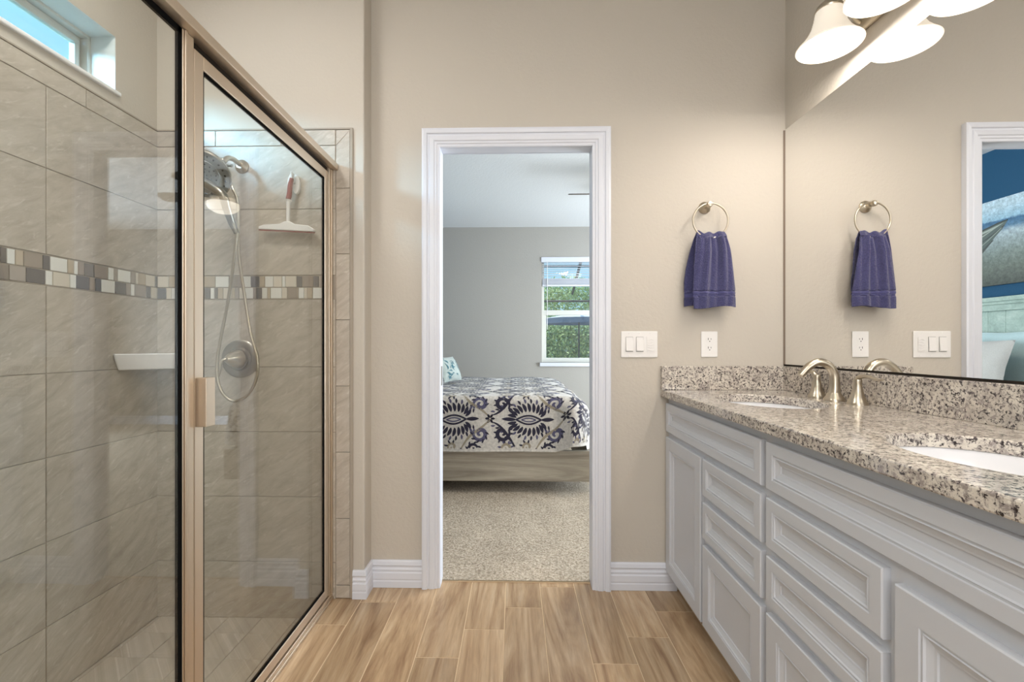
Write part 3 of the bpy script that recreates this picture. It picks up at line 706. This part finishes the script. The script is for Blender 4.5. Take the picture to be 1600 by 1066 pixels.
hp = [pz(364, 358, 1.80), pz(360, 400, 1.82), pz(350, 470, 1.86), pz(338, 530, 1.87), pz(332, 575, 1.87), pz(338, 610, 1.87), pz(358, 628, 1.87), pz(382, 618, 1.87), pz(396, 590, 1.87), pz(397, 560, 1.87), pz(386, 520, 1.88), pz(378, 470, 1.88), pz(368, 400, 1.85), pz(366, 345, 1.83), pz(365, 310, 1.82), pz(357, 288, 1.82), (HX + .012, YT - .138, HZ - .045)]
pth = spline(hp, 16); m.tube(pth, [.0062 + .0006 * math.sin(i * 2.4) for i in range(len(pth))], 10); m.build('hose', M['nickel'], t, smooth=True)
# valve
VXc, VZc = -1.216, 1.058
t = thing('shower_valve', (VXc, YT, VZc), 'round nickel shower valve with lever handle on the tiled wall', 'shower valve')
m = MB(); m.lathe((VXc, YT - .0005, VZc), (0, -1, 0), [(0, 0), (.084, 0), (.084, .003), (.078, .008), (.058, .011), (.052, .010), (.048, .016), (.046, .024), (0, .024)], 48); m.build('escutcheon', M['nickel_dark'], t, smooth=True)
m = MB(); m.lathe((VXc, YT - .022, VZc), (-.12, -1, 0), [(.040, 0), (.038, .012), (.028, .04), (.016, .062), (.010, .070), (0, .072)], 32)
pth = spline([(VXc - .008, YT - .088, VZc + .002), (VXc - .022, YT - .096, VZc - .006), (VXc - .028, YT - .100, VZc - .035), (VXc - .030, YT - .104, VZc - .072)], 8); m.tube(pth, lerp_list([.008, .009, .010, .006], len(pth)), 14, sy=.7); m.build('lever_handle', M['nickel'], t, smooth=True)
# corner shelf
t = MB(); x0, y1 = XL + TH + .0008, YT - .0008
def shelf_poly(s): 
    p = [(x0, y1), (x0, y1 - .225 * s)]
    for k in range(9): 
        a = k / 8; p.append((x0 + (.012 + .188 * a) * s, y1 - (.232 * (1 - a) + .02 * a) * s - .018 * math.sin(a * PI)))
    p.append((x0 + .205 * s, y1)); return p
P = shelf_poly(1.0); n = len(P)
def prism_z(mb, pts, z0, z1, pin=None):
    n = len(pts); lo = pin or pts; vs = [(x, y, z1) for x, y in pts] + [(x, y, z0) for x, y in lo]
    mb.add(vs, [tuple(range(n)), tuple(range(2 * n - 1, n - 1, -1))] + [(i, (i + 1) % n, n + (i + 1) % n, n + i) for i in range(n)])
prism_z(t, P, 1.060, 1.084, shelf_poly(.97)); prism_z(t, shelf_poly(.97), 1.018, 1.060, shelf_poly(.9))
tag(t.build('corner_shelf', M['porc'], bevel=.005, seg=3, weld=True), 'white ceramic corner shelf on the shower wall', 'shelf')
# squeegee with hook
t = thing('squeegee', (-.985, YT - .03, 1.63), 'white window squeegee with brick red grip hanging from its hook', 'squeegee')
yq = YT - .032
m = MB(); pth = spline([(-.968, yq, 1.865), (-.976, yq, 1.835), (-.980, yq, 1.79), (-.984, yq, 1.745)], 8); m.tube(pth, lerp_list([.008, .0125, .012, .013], len(pth)), 16)
pth = spline([(-.984, yq, 1.748), (-.986, yq, 1.72), (-.988, yq, 1.66), (-.989, yq, 1.64)], 6); m.tube(pth, lerp_list([.0115, .0085, .0075, .012], len(pth)), 14)
m.build('handle', M['plastic'], t, smooth=True)
m = MB(); pth = spline([(-.970, yq - .004, 1.842), (-.976, yq - .005, 1.81), (-.979, yq - .005, 1.775), (-.983, yq - .005, 1.752)], 8); m.tube(pth, lerp_list([.009, .0105, .0105, .0115], len(pth)), 14); m.build('grip', M['red'], t, smooth=True)
m = MB(); prism(m, [(-1.112, 1.622), (-1.112, 1.634), (-1.09, 1.641), (-1.02, 1.645), (-1.0, 1.655), (-.976, 1.655), (-.955, 1.643), (-.895, 1.636), (-.868, 1.620), (-.868, 1.609)], yq - .012, yq + .010); m.build('squeegee_head', M['plastic'], t, bevel=.003)
m = MB(); prism(m, [(-1.112, 1.6165), (-1.112, 1.622), (-.868, 1.609), (-.868, 1.6035)], yq - .008, yq - .003); m.build('rubber_blade', M['red'], t)
t = MB(); pts = ell(-.962, 1.825, .016, .042, 32); prism(t, pts, YT - .016, YT - .0006); t.tube([(-.966, YT - .014, 1.825), (-.966, YT - .040, 1.850), (-.967, YT - .046, 1.868)], .004, 10)
tag(t.build('suction_hook', M['plastic'], bevel=.004, seg=3), 'white oval adhesive hook on the tile behind the squeegee', 'hook')

# ------------------------------------------------------------------ bed
BN, BFAR, BF, BT = 3.42, 5.40, .56, .735      # near side, far side, foot, top
t = thing('bed', (-.45, 4.41, 0), 'king bed with weathered grey wood rails and pale board headboard', 'bed')
m = MB(); m.box(-1.44, BF + .03, BN, BN + .04, .095, .325); m.build('side_rail', M['bedwood'], t, bevel=.004)
m = MB(); m.box(-1.44, BF + .03, BFAR - .04, BFAR, .095, .325); m.build('side_rail', M['bedwood'], t, bevel=.004)
m = MB(); m.box(BF - .01, BF + .03, BN + .04, BFAR - .04, .095, .325); m.build('foot_rail', M['bedwood'], t, bevel=.004)
for (x, y) in ((BF - .45, BN + .45), (BF - .45, BFAR - .5), (-1.1, 4.4)):
    m = MB(); m.box(x, x + .06, y, y + .07, .012, .12); m.build('leg', M['bedwood'], t)
m = MB(); m.box(-1.42, BF - .07, BN + .06, BFAR - .06, .33, .69); m.build('mattress', M['sheet'], t, bevel=.06, seg=5)
h = MB(); hy0, hy1 = BN - .06, BFAR + .06
for i in range(14):
    a = hy0 + .1 + i * (hy1 - hy0 - .2) / 14; b = a + (hy1 - hy0 - .2) / 14; h.box(-1.50, -1.475, a + .002, b - .002, .3, 1.395)
h.box(-1.505, -1.478, hy0 + .05, hy1 - .05, .3, 1.39); h.box(-1.52, -1.455, hy0, hy0 + .1, .012, 1.394); h.box(-1.52, -1.455, hy1 - .1, hy1, .012, 1.394)
h.box(-1.52, -1.45, hy0, hy1, 1.395, 1.445); h.box(-1.525, -1.425, hy0 - .02, hy1 + .02, 1.47, 1.505); h.box(-1.522, -1.438, hy0 - .01, hy1 + .01, 1.445, 1.47)
h.build('headboard', M['beadboard'], t, bevel=.003)
# sheet hanging at the foot, below the quilt
def drape(s, tt, sf, tn, tfar, top, r=.05):
    """s along the bed (x), tt across (y); beyond the edges cloth falls"""
    a = max(0., s - sf); b = max(0., tn - tt); c = max(0., tt - tfar)
    e = b if b > 0 else -c
    x, y = min(s, sf), min(max(tt, tn), tfar)
    hpt = math.hypot(a, e)
    if hpt < 1e-6: return Vector((x, y, top))
    mx = max(a, abs(e)); dx, dy = a / hpt, -e / hpt; dd = mx
    q = r * PI / 2
    if dd < q: ang = dd / r; out = r * math.sin(ang); dn = r * (1 - math.cos(ang))
    else: out = r + (dd - q) * .06; dn = r + (dd - q)
    return Vector((x + dx * out, y + dy * out, top - dn))
def quiltpt(s, tt, off=0.0):
    p = drape(s, tt, .40, BN + .035, BFAR - .03, BT + off, .05 + .11 * min(1, max(0, s - .30) / .12))
    # soft loft and hem ripples
    p.z += .006 * math.sin(s * 9 + math.sin(tt * 4)) * math.sin(tt * 7.3)
    if tt < BN + .035:
        p.y += .008 * math.sin(s * 8.0 + 1) * min(1, max(0, BN - tt) / .3) - off * min(1, (BN + .035 - tt) / .05)
    if s > .50: p.x += off + .012 * math.sin(tt * 11)
    return p
S0, S1, T0, T1 = -1.25, .40 + .40, BN + .035 - .43, BFAR - .03 + .35
def qg(u, v): return quiltpt(S0 + (S1 - S0) * u, T0 + (T1 - T0) * v)
pm = MB(); pm.grid(qg, 110, 140, 3); pm.grid(lambda u, v: quiltpt(S0 + (S1 - S0) * u, T0 + (T1 - T0) * v, -.009), 60, 80, 3)
pm.tube([quiltpt(S0 + (S1 - S0) * i / 90, T0, -.004) for i in range(91)], .0065, 8, 3); pm.tube([quiltpt(S1, T0 + (T1 - T0) * i / 120, -.004) for i in range(121)], .0065, 8, 3)
def finish_quilt():
  qo = pm.build('quilt', [M['navy'], M['tan'], M['violet'], M['quilt']], smooth=True, fix=False); qo.location = (0, 0, 0)
  tag(qo, 'cream quilt with navy and tan scrolling damask print spread over the bed', 'quilt')
def sg(u, v): 
    s = .32 + .60 * u; tt = (BN + .15 - .40) + (BFAR - BN + .4) * v; p = drape(s, tt, .44, BN + .15, BFAR - .15, BT - .030, .13); p.x += .01 * math.sin(tt * 13) * (1 if s > .52 else 0); return p
m = MB(); m.grid(sg, 50, 100); so = m.build('bed_sheet', M['sheet'], smooth=True, fix=False); tag(so, 'white bed cover hanging below the quilt at the foot corner', 'bed sheet')
def stroke(pts, wds, mi, ox, oy, sc_, mir):
    P2 = []
    for (p, q) in pts: P2.append((ox + p * sc_, oy + (q if not mir else -q) * sc_))
    n = len(P2); L = []; R = []
    for i in range(n):
        a = P2[max(0, i - 1)]; b = P2[min(n - 1, i + 1)]; dx, dy = b[0] - a[0], b[1] - a[1]; l = math.hypot(dx, dy) or 1
        wv_ = wds[i] * sc_; L.append((P2[i][0] - dy / l * wv_, P2[i][1] + dx / l * wv_)); R.append((P2[i][0] + dy / l * wv_, P2[i][1] - dx / l * wv_))
    okp = [all(S0 + .02 < x < S1 - .012 and T0 + .010 < y < T1 - .02 for x, y in (L[i], R[i])) for i in range(n)]
    b0 = len(pm.v)
    for q in L + R: pm.v.append(tuple(quiltpt(q[0], q[1], .0012)))
    for i in range(n - 1):
        if okp[i] and okp[i + 1]: pm.f.append([b0 + i, b0 + i + 1, b0 + n + i + 1, b0 + n + i]); pm.m.append(mi); pm.r.append(0.)
def spiral(cx, cy, r0, r1, a0, turns, w0, n=26):
    pts = []; ws = []
    for i in range(n):
        f = i / (n - 1); a = a0 + turns * 2 * PI * f; r = r0 + (r1 - r0) * f
        pts.append((cx + r * math.cos(a), cy + r * math.sin(a))); ws.append(w0 * (math.sin(PI * (.08 + .88 * f)) ** .6))
    return pts, ws
def leaf(x, y, ang, L, wd, bend=.4, n=9):
    pts = []; ws = []
    for i in range(n):
        f = i / (n - 1); a = ang + bend * f; pts.append((x + L * f * math.cos(a), y + L * f * math.sin(a))); ws.append(wd * math.sin(PI * min(1, f * .95 + .04)) ** .8)
    return pts, ws
def comb(cx, cy, r0, r1, a0, turns, w0, mi, mj, S, nl=7):
    """thick scroll with a serrated outer edge"""
    S(spiral(cx, cy, r0, r1, a0, turns, w0), mi)
    for k in range(nl):
        f = k / nl * .55; a = a0 + turns * 2 * PI * f; r = r0 + (r1 - r0) * f
        S(leaf(cx + r * math.cos(a), cy + r * math.sin(a), a - (.5 if turns > 0 else -.5), .062, .013, .3), mj)
def motif(ox, oy, sc_):
    for mir in (False, True):
        S = lambda pw, mi=0: stroke(pw[0], pw[1], mi, ox, oy, sc_, mir)
        S(([(-.17 + .34 * i / 14, .058 * math.sin(PI * i / 14)) for i in range(15)], [.012] * 15))
        S(([(-.10 + .20 * i / 10, .024 * math.sin(PI * i / 10)) for i in range(11)], [.008] * 11), 2)
        for i in range(10):
            a = math.radians(170 - i * 17); S(leaf(.17 * math.cos(a), .095 * math.sin(a) + .012, a * .75 + .35, .125, .024, .35))
        for i in range(8):
            a = math.radians(150 - i * 17); S(leaf(.25 * math.cos(a), .20 * math.sin(a) + .02, a * .85 + .2, .07, .015, .3), 2 if i % 2 else 0)
        S(leaf(-.17, 0, PI - .05, .20, .024, .05)); S(leaf(.17, 0, .05, .18, .024, -.05))
        comb(-.36, .20, .105, .015, -.6, 1.35, .027, 0, 0, S); comb(.37, .20, .105, .015, PI + .6, -1.35, .027, 2, 0, S)
        comb(-.30, .40, .075, .012, 2.6, 1.25, .020, 1, 2, S, 5); comb(.26, .40, .078, .012, .4, -1.3, .021, 0, 0, S, 5)
        comb(-.02, .37, .065, .012, 1.8, 1.2, .017, 1, 0, S, 5)
        S(([(.50 - .42 * i / 16, .02 + .42 * (i / 16) ** 1.4 + .03 * math.sin(i / 16 * PI * 2)) for i in range(17)], [.006 + .013 * math.sin(i / 16 * PI) for i in range(17)]), 1)
        S(([(-.50 + .36 * i / 14, .05 + .42 * (i / 14) ** 1.7) for i in range(15)], [.006 + .012 * math.sin(i / 14 * PI) for i in range(15)]), 0)
        for k in range(6):
            f = k / 5; S(leaf(-.46 + .30 * f, .09 + .30 * f ** 1.6, 2.5 - f * .7, .06, .013, .6), 0 if k % 2 else 2)
            a = k * PI / 3; S(leaf(.5 + .01 * math.cos(a), .01 * math.sin(a), a, .060, .016, 0), 0)
            S(leaf(.12 + .012 * math.cos(a), .44 + .012 * math.sin(a), a, .05, .014, .3), 1 if k % 2 else 0)
            S(leaf(-.15 + .012 * math.cos(a), .47 + .012 * math.sin(a), a, .05, .014, .3), 0)
for r_ in range(7):
    for c_ in range(5):
        motif(-1.02 + c_ * .56, BN - .165 + r_ * .52, .545)
finish_quilt()

# pillows
def pillow(name, c, w_, h_, th, yawz, tilt, mt, label, prt=None, group=None):
    """w_ across bed, h_ tall; leaning back against headboard"""
    R = Matrix.Rotation(yawz, 3, 'Z') @ Matrix.Rotation(tilt, 3, 'Y')
    def f(side):
        def g(u, v):
            a, b = (u - .5) * 2, (v - .5) * 2
            px = a * w_ / 2 * (1 - .06 * (1 - abs(b)) ** 1 * abs(a)) ; pz_ = b * h_ / 2 * (1 - .06 * (1 - abs(a)) * abs(b))
            e = max(0, (1 - abs(a) ** 2.0)) ** .6 * max(0, (1 - abs(b) ** 2.0)) ** .6
            bulge = side * th / 2 * e * (1 + .06 * math.sin(a * 7 + b * 5))
            return Vector(c) + R @ Vector((bulge, px, pz_))
        return g
    m = MB(); m.grid(f(1), 22, 22); m.grid(f(-1), 22, 22)
    if prt:
        q = m
        for k in range(26):
            a, b = random.uniform(.12, .88), random.uniform(.12, .88); an = random.uniform(0, 6.28); L = random.uniform(.03, .07)
            fn = f(1); row = []
            for i in range(6):
                ff = i / 5; uu = a + L * ff * math.cos(an + ff) / w_ * 1.2; vv = b + L * ff * math.sin(an + ff) / h_ * 1.2; wd = .012 * math.sin(PI * (ff * .9 + .05)) / w_
                for s_ in (-1, 1): p = fn(min(.97, max(.03, uu - s_ * wd * math.sin(an))), min(.97, max(.03, vv + s_ * wd * math.cos(an)))); row.append(p + R @ Vector((.003, 0, 0)))
            q.add(row, [(2 * i, 2 * i + 1, 2 * i + 3, 2 * i + 2) for i in range(5)], 1)
    o = m.build(name, [mt, prt or mt], smooth=True, weld=not prt, fix=not prt); return tag(o, label, 'pillow', group)
pillow('bed_pillow', (-1.38, 4.95, 1.00), .62, .48, .16, .0, -.2, M['aqua'], 'pale aqua bed pillow against the headboard, farthest from the door')
pillow('bed_pillow', (-1.38, 3.68, .99), .62, .48, .14, .0, -.12, M['aqua'], 'pale aqua bed pillow against the headboard, seen only in the mirror')
pillow('sham_pillow', (-1.10, 3.61, .955), .46, .42, .11, -.1, -.3, M['grey_sham'], 'light grey square pillow with pointed corners, seen in the mirror')
pillow('print_pillow', (-1.22, 4.08, .96), .46, .42, .10, .0, -.25, M['quilt'], 'cream pillow with navy leaf print beside the light grey pillow', M['navy'])
pillow('throw_pillow', (-.89, 4.44, .895), .46, .30, .12, .0, -.3, M['navyp'], 'dark navy throw pillow at the left edge of the doorway')
pillow('throw_pillow', (-.655, 4.50, .880), .36, .26, .13, -.35, -.42, M['cream'], 'pale throw pillow with teal leaf print on the quilt', M['teal'])

# ------------------------------------------------------------------ painting on the blue wall
def painting():
    t = thing('painting', (BX, 4.5, 1.96), 'seascape canvas of a beached rowing boat on the blue wall', 'painting')
    P0, P1, Z0, Z1 = 3.42, 5.36, 1.61, 2.31
    m = MB(); m.box(BX + .001, BX + .035, P0, P1, Z0, Z1)
    cm = mat('painted_seascape', G(.5), .6); n = NT(cm); v = n.coords((1, 1, 1))
    spn = n.new('ShaderNodeSeparateXYZ'); n.l(v, spn.inputs[0]); mr_ = n.new('ShaderNodeMapRange'); mr_.inputs[1].default_value = Z0; mr_.inputs[2].default_value = Z1; n.l(spn.outputs['Z'], mr_.inputs[0])
    nz = n.noise(v, 9, 8, .7); ad = n.new('ShaderNodeMath', operation='MULTIPLY_ADD'); n.l(nz, ad.inputs[0]); ad.inputs[1].default_value = .10; n.l(mr_.outputs[0], ad.inputs[2])
    c = n.ramp(ad.outputs[0], [(.05, srgb(70, 76, 70)), (.25, srgb(98, 106, 98)), (.42, srgb(118, 130, 124)), (.56, srgb(140, 154, 154)), (.66, srgb(160, 176, 182)), (.72, srgb(84, 120, 146)), (.80, srgb(60, 100, 132)), (.82, srgb(140, 176, 194)), (.97, srgb(176, 198, 208))])
    g = n.ramp(n.noise(v, 34, 9, .85), [(.38, G(.5)), (.62, G(1.3))]); c = n.mix(.8, c, g, 'MULTIPLY')
    n.l(c, n.b.inputs['Base Color']); m.build('canvas', cm, t)
    q = MB(); x = BX + .0362
    # boat hull painted on the canvas
    hull = [(3.735, 2.12), (3.80, 2.112), (3.98, 2.068), (4.3, 1.99), (4.8, 1.93), (5.1, 1.93), (5.05, 1.78), (4.6, 1.70), (4.25, 1.74), (3.98, 1.885), (3.86, 1.975), (3.77, 2.065)]
    def flat(pts, mi, dx): n_ = len(pts); q.add([(x + dx, a, b) for a, b in pts], [tuple(range(n_))], mi)
    flat([(5.1, 1.80), (4.6, 1.66), (4.2, 1.70), (3.96, 1.86), (3.84, 1.985), (3.98, 1.95), (4.25, 1.85), (4.8, 1.85)], 2, -.0005)
    flat(hull, 0, 0)
    flat([(3.76, 2.108), (3.98, 2.055), (4.3, 1.975), (4.75, 1.91), (4.6, 1.87), (4.25, 1.90), (3.98, 2.00), (3.84, 2.07)], 1, .0005); flat([(3.86, 2.066), (3.98, 2.036), (4.3, 1.957), (4.6, 1.895), (4.25, 1.93), (3.98, 2.018)], 2, .001)
    q.tube([(x, a, b) for a, b in ((3.735, 2.122), (3.80, 2.114), (3.98, 2.070), (4.3, 1.992), (4.8, 1.932), (5.1, 1.932))], .005, 6, 2)
    q.tube([(x, a, b) for a, b in ((3.76, 2.085), (3.86, 2.022), (3.98, 1.965), (4.3, 1.87), (4.8, 1.84))], .003, 6, 2); q.tube([(x, a, b) for a, b in ((3.78, 2.07), (3.88, 1.992), (3.98, 1.925), (4.3, 1.82), (4.8, 1.79))], .003, 6, 1)
    q.build('boat', [mat('boat_hull_paint', srgb(84, 96, 92), .6), mat('boat_inside_paint', srgb(150, 160, 150), .6), mat('boat_dark_paint', srgb(66, 72, 68), .6)], t)
painting()

# ------------------------------------------------------------------ ceiling fan
FC = Vector((1.10, 4.20, 2.50))
t = thing('ceiling_fan', (FC.x, FC.y, BC), 'dark bladed ceiling fan with lit bowl hanging over the bed', 'ceiling fan')
m = MB(); m.lathe((FC.x, FC.y, BC - .0005), (0, 0, -1), [(0, 0), (.07, 0), (.065, .03), (.02, .05), (.015, .055), (.015, .16), (.09, .17), (.11, .21), (.11, .26), (.07, .28), (0, .28)], 32); m.build('motor_housing', M['nickel_dark'], t, smooth=True)
m = MB(); m.lathe((FC.x, FC.y, FC.z - .04), (0, 0, -1), [(.06, 0), (.135, .02), (.14, .04), (.12, .075), (.08, .10), (.0, .115)], 32); m.build('light_bowl', M['fanbowl'], t, smooth=True)
for k in range(4):
    m = MB(); a = k * PI / 2; ca, sa = math.cos(a), math.sin(a); pr = []
    prof2 = [(.10, .03), (.16, .05), (.30, .062), (.50, .068), (.58, .062), (.61, .03)]
    up_ = [(r, w2) for r, w2 in prof2] + [(r, -w2) for r, w2 in reversed(prof2)]
    n_ = len(up_)
    vs = [(FC.x + r * ca - w2 * sa, FC.y + r * sa + w2 * ca, FC.z - w2 * .30 + dz) for dz in (0, .008) for r, w2 in up_]
    m.add(vs, [tuple(range(n_)), tuple(range(2 * n_ - 1, n_ - 1, -1))] + [(i, (i + 1) % n_, n_ + (i + 1) % n_, n_ + i) for i in range(n_)]); m.build('blade', M['fanblade'], t)

# ------------------------------------------------------------------ outdoors
wallbox('floor_patio', M['patio'], (-9, 14, BY + .15, 24, -.15, -.08))
t = thing('patio_umbrella', (1.95, 14, -.08), 'blue patio umbrella open on its pole outside the bedroom window', 'umbrella')
m = MB(); n8 = 8; c0 = Vector((1.95, 14, 2.12)); rim = [Vector((1.95 + 1.1 * math.cos(k * PI / 4 + .2), 14 + 1.1 * math.sin(k * PI / 4 + .2), 1.92)) for k in range(8)]
lo = [p - Vector((0, 0, .16)) for p in rim]
m.v += [tuple(c0)] + [tuple(p) for p in rim] + [tuple(p) for p in lo]
for k in range(8):
    k2 = (k + 1) % 8; m.f.append([0, 1 + k, 1 + k2]); m.m.append(0); m.r.append(0.); m.f.append([1 + k, 9 + k, 9 + k2, 1 + k2]); m.m.append(1); m.r.append(0.)
m.build('canopy', [M['umbw'], M['umb']], t)
m = MB(); m.tube([(1.95, 14, -.08), (1.95, 14, 2.12)], .025, 10); m.build('pole', M['cage'], t)
t = thing('pool_cage', (2, 16, -.08), 'dark aluminium pool cage frame beyond the bedroom window', 'screen enclosure')
m = MB()
for x in (-6, -3.6, -1.2, 2.62, 6, 8.4, 10.8): m.tube([(x, 16, -.08), (x, 16, 2.9)], .035, 6)
m.tube([(-8, 16, 2.65), (12, 16, 2.65)], .04, 6); m.build('posts', M['cage'], t)
m = MB()
for x in range(-8, 13, 2): m.tube([(x, 16, 2.9), (x - .6, 7.0, 3.9)], .04, 6)
for k in range(5): m.tube([(-8, 14.5 - k * 2, 3.05 + k * .22), (12, 14.5 - k * 2, 3.05 + k * .22)], .035, 6)
m.build('roof_beams', M['cage'], t)
def bush(name, c, rx, ry, rz, n, label, cat='tree', cols=(M['leaf'],), trunk=True, sz=.085):
    t = thing(name, (c[0], c[1], -.08), label, cat)
    m = MB(); rnd = random.Random(int(c[0] * 100 + c[1] * 10))
    for i in range(n):
        th_, ph = rnd.uniform(0, 2 * PI), math.acos(rnd.uniform(-1, 1)); rr = rnd.uniform(.6, 1.05)
        p = Vector((c[0] + rx * rr * math.sin(ph) * math.cos(th_), c[1] + ry * rr * math.sin(ph) * math.sin(th_), c[2] + rz * rr * math.cos(ph)))
        a = Vector((rnd.uniform(-1, 1), rnd.uniform(-1, 1), rnd.uniform(-1, 1))).normalized(); b = a.cross(Vector((rnd.uniform(-1, 1), .3, rnd.uniform(-1, 1)))).normalized(); L = sz * rnd.uniform(.6, 1.3)
        m.add([p - a * L, p + b * L * .35, p + a * L, p - b * L * .35], [(0, 1, 2, 3)], rnd.randrange(len(cols)))
    m.build('foliage', list(cols), t, fix=False)
    if trunk: q = MB(); q.tube([(c[0], c[1], -.08), (c[0] + .1, c[1], c[2])], [.14, .08], 8); q.build('trunk', mat('bark', srgb(90, 78, 64), .9), t)
L1, L2, L3 = mat('leaf_light', srgb(206, 222, 160), .6), mat('leaf_mid', srgb(160, 186, 132), .6), mat('leaf_dark', srgb(120, 148, 116), .6)
bush('tree', (2.3, 19.6, 2.1), 2.3, .9, 1.9, 14000, 'bright green tree behind the umbrella outside the bedroom window', cols=(L1, L2))
bush('tree', (7.6, 20.6, 1.9), 2.0, 1.0, 1.9, 2600, 'bright green tree right of the one behind the umbrella', cols=(L1, L2, L3))
bush('hedge', (1.6, 17.4, .75), 4.0, .55, 1.25, 16000, 'darker green hedge along the pool fence', 'hedge', (L1, L2, L3), False)
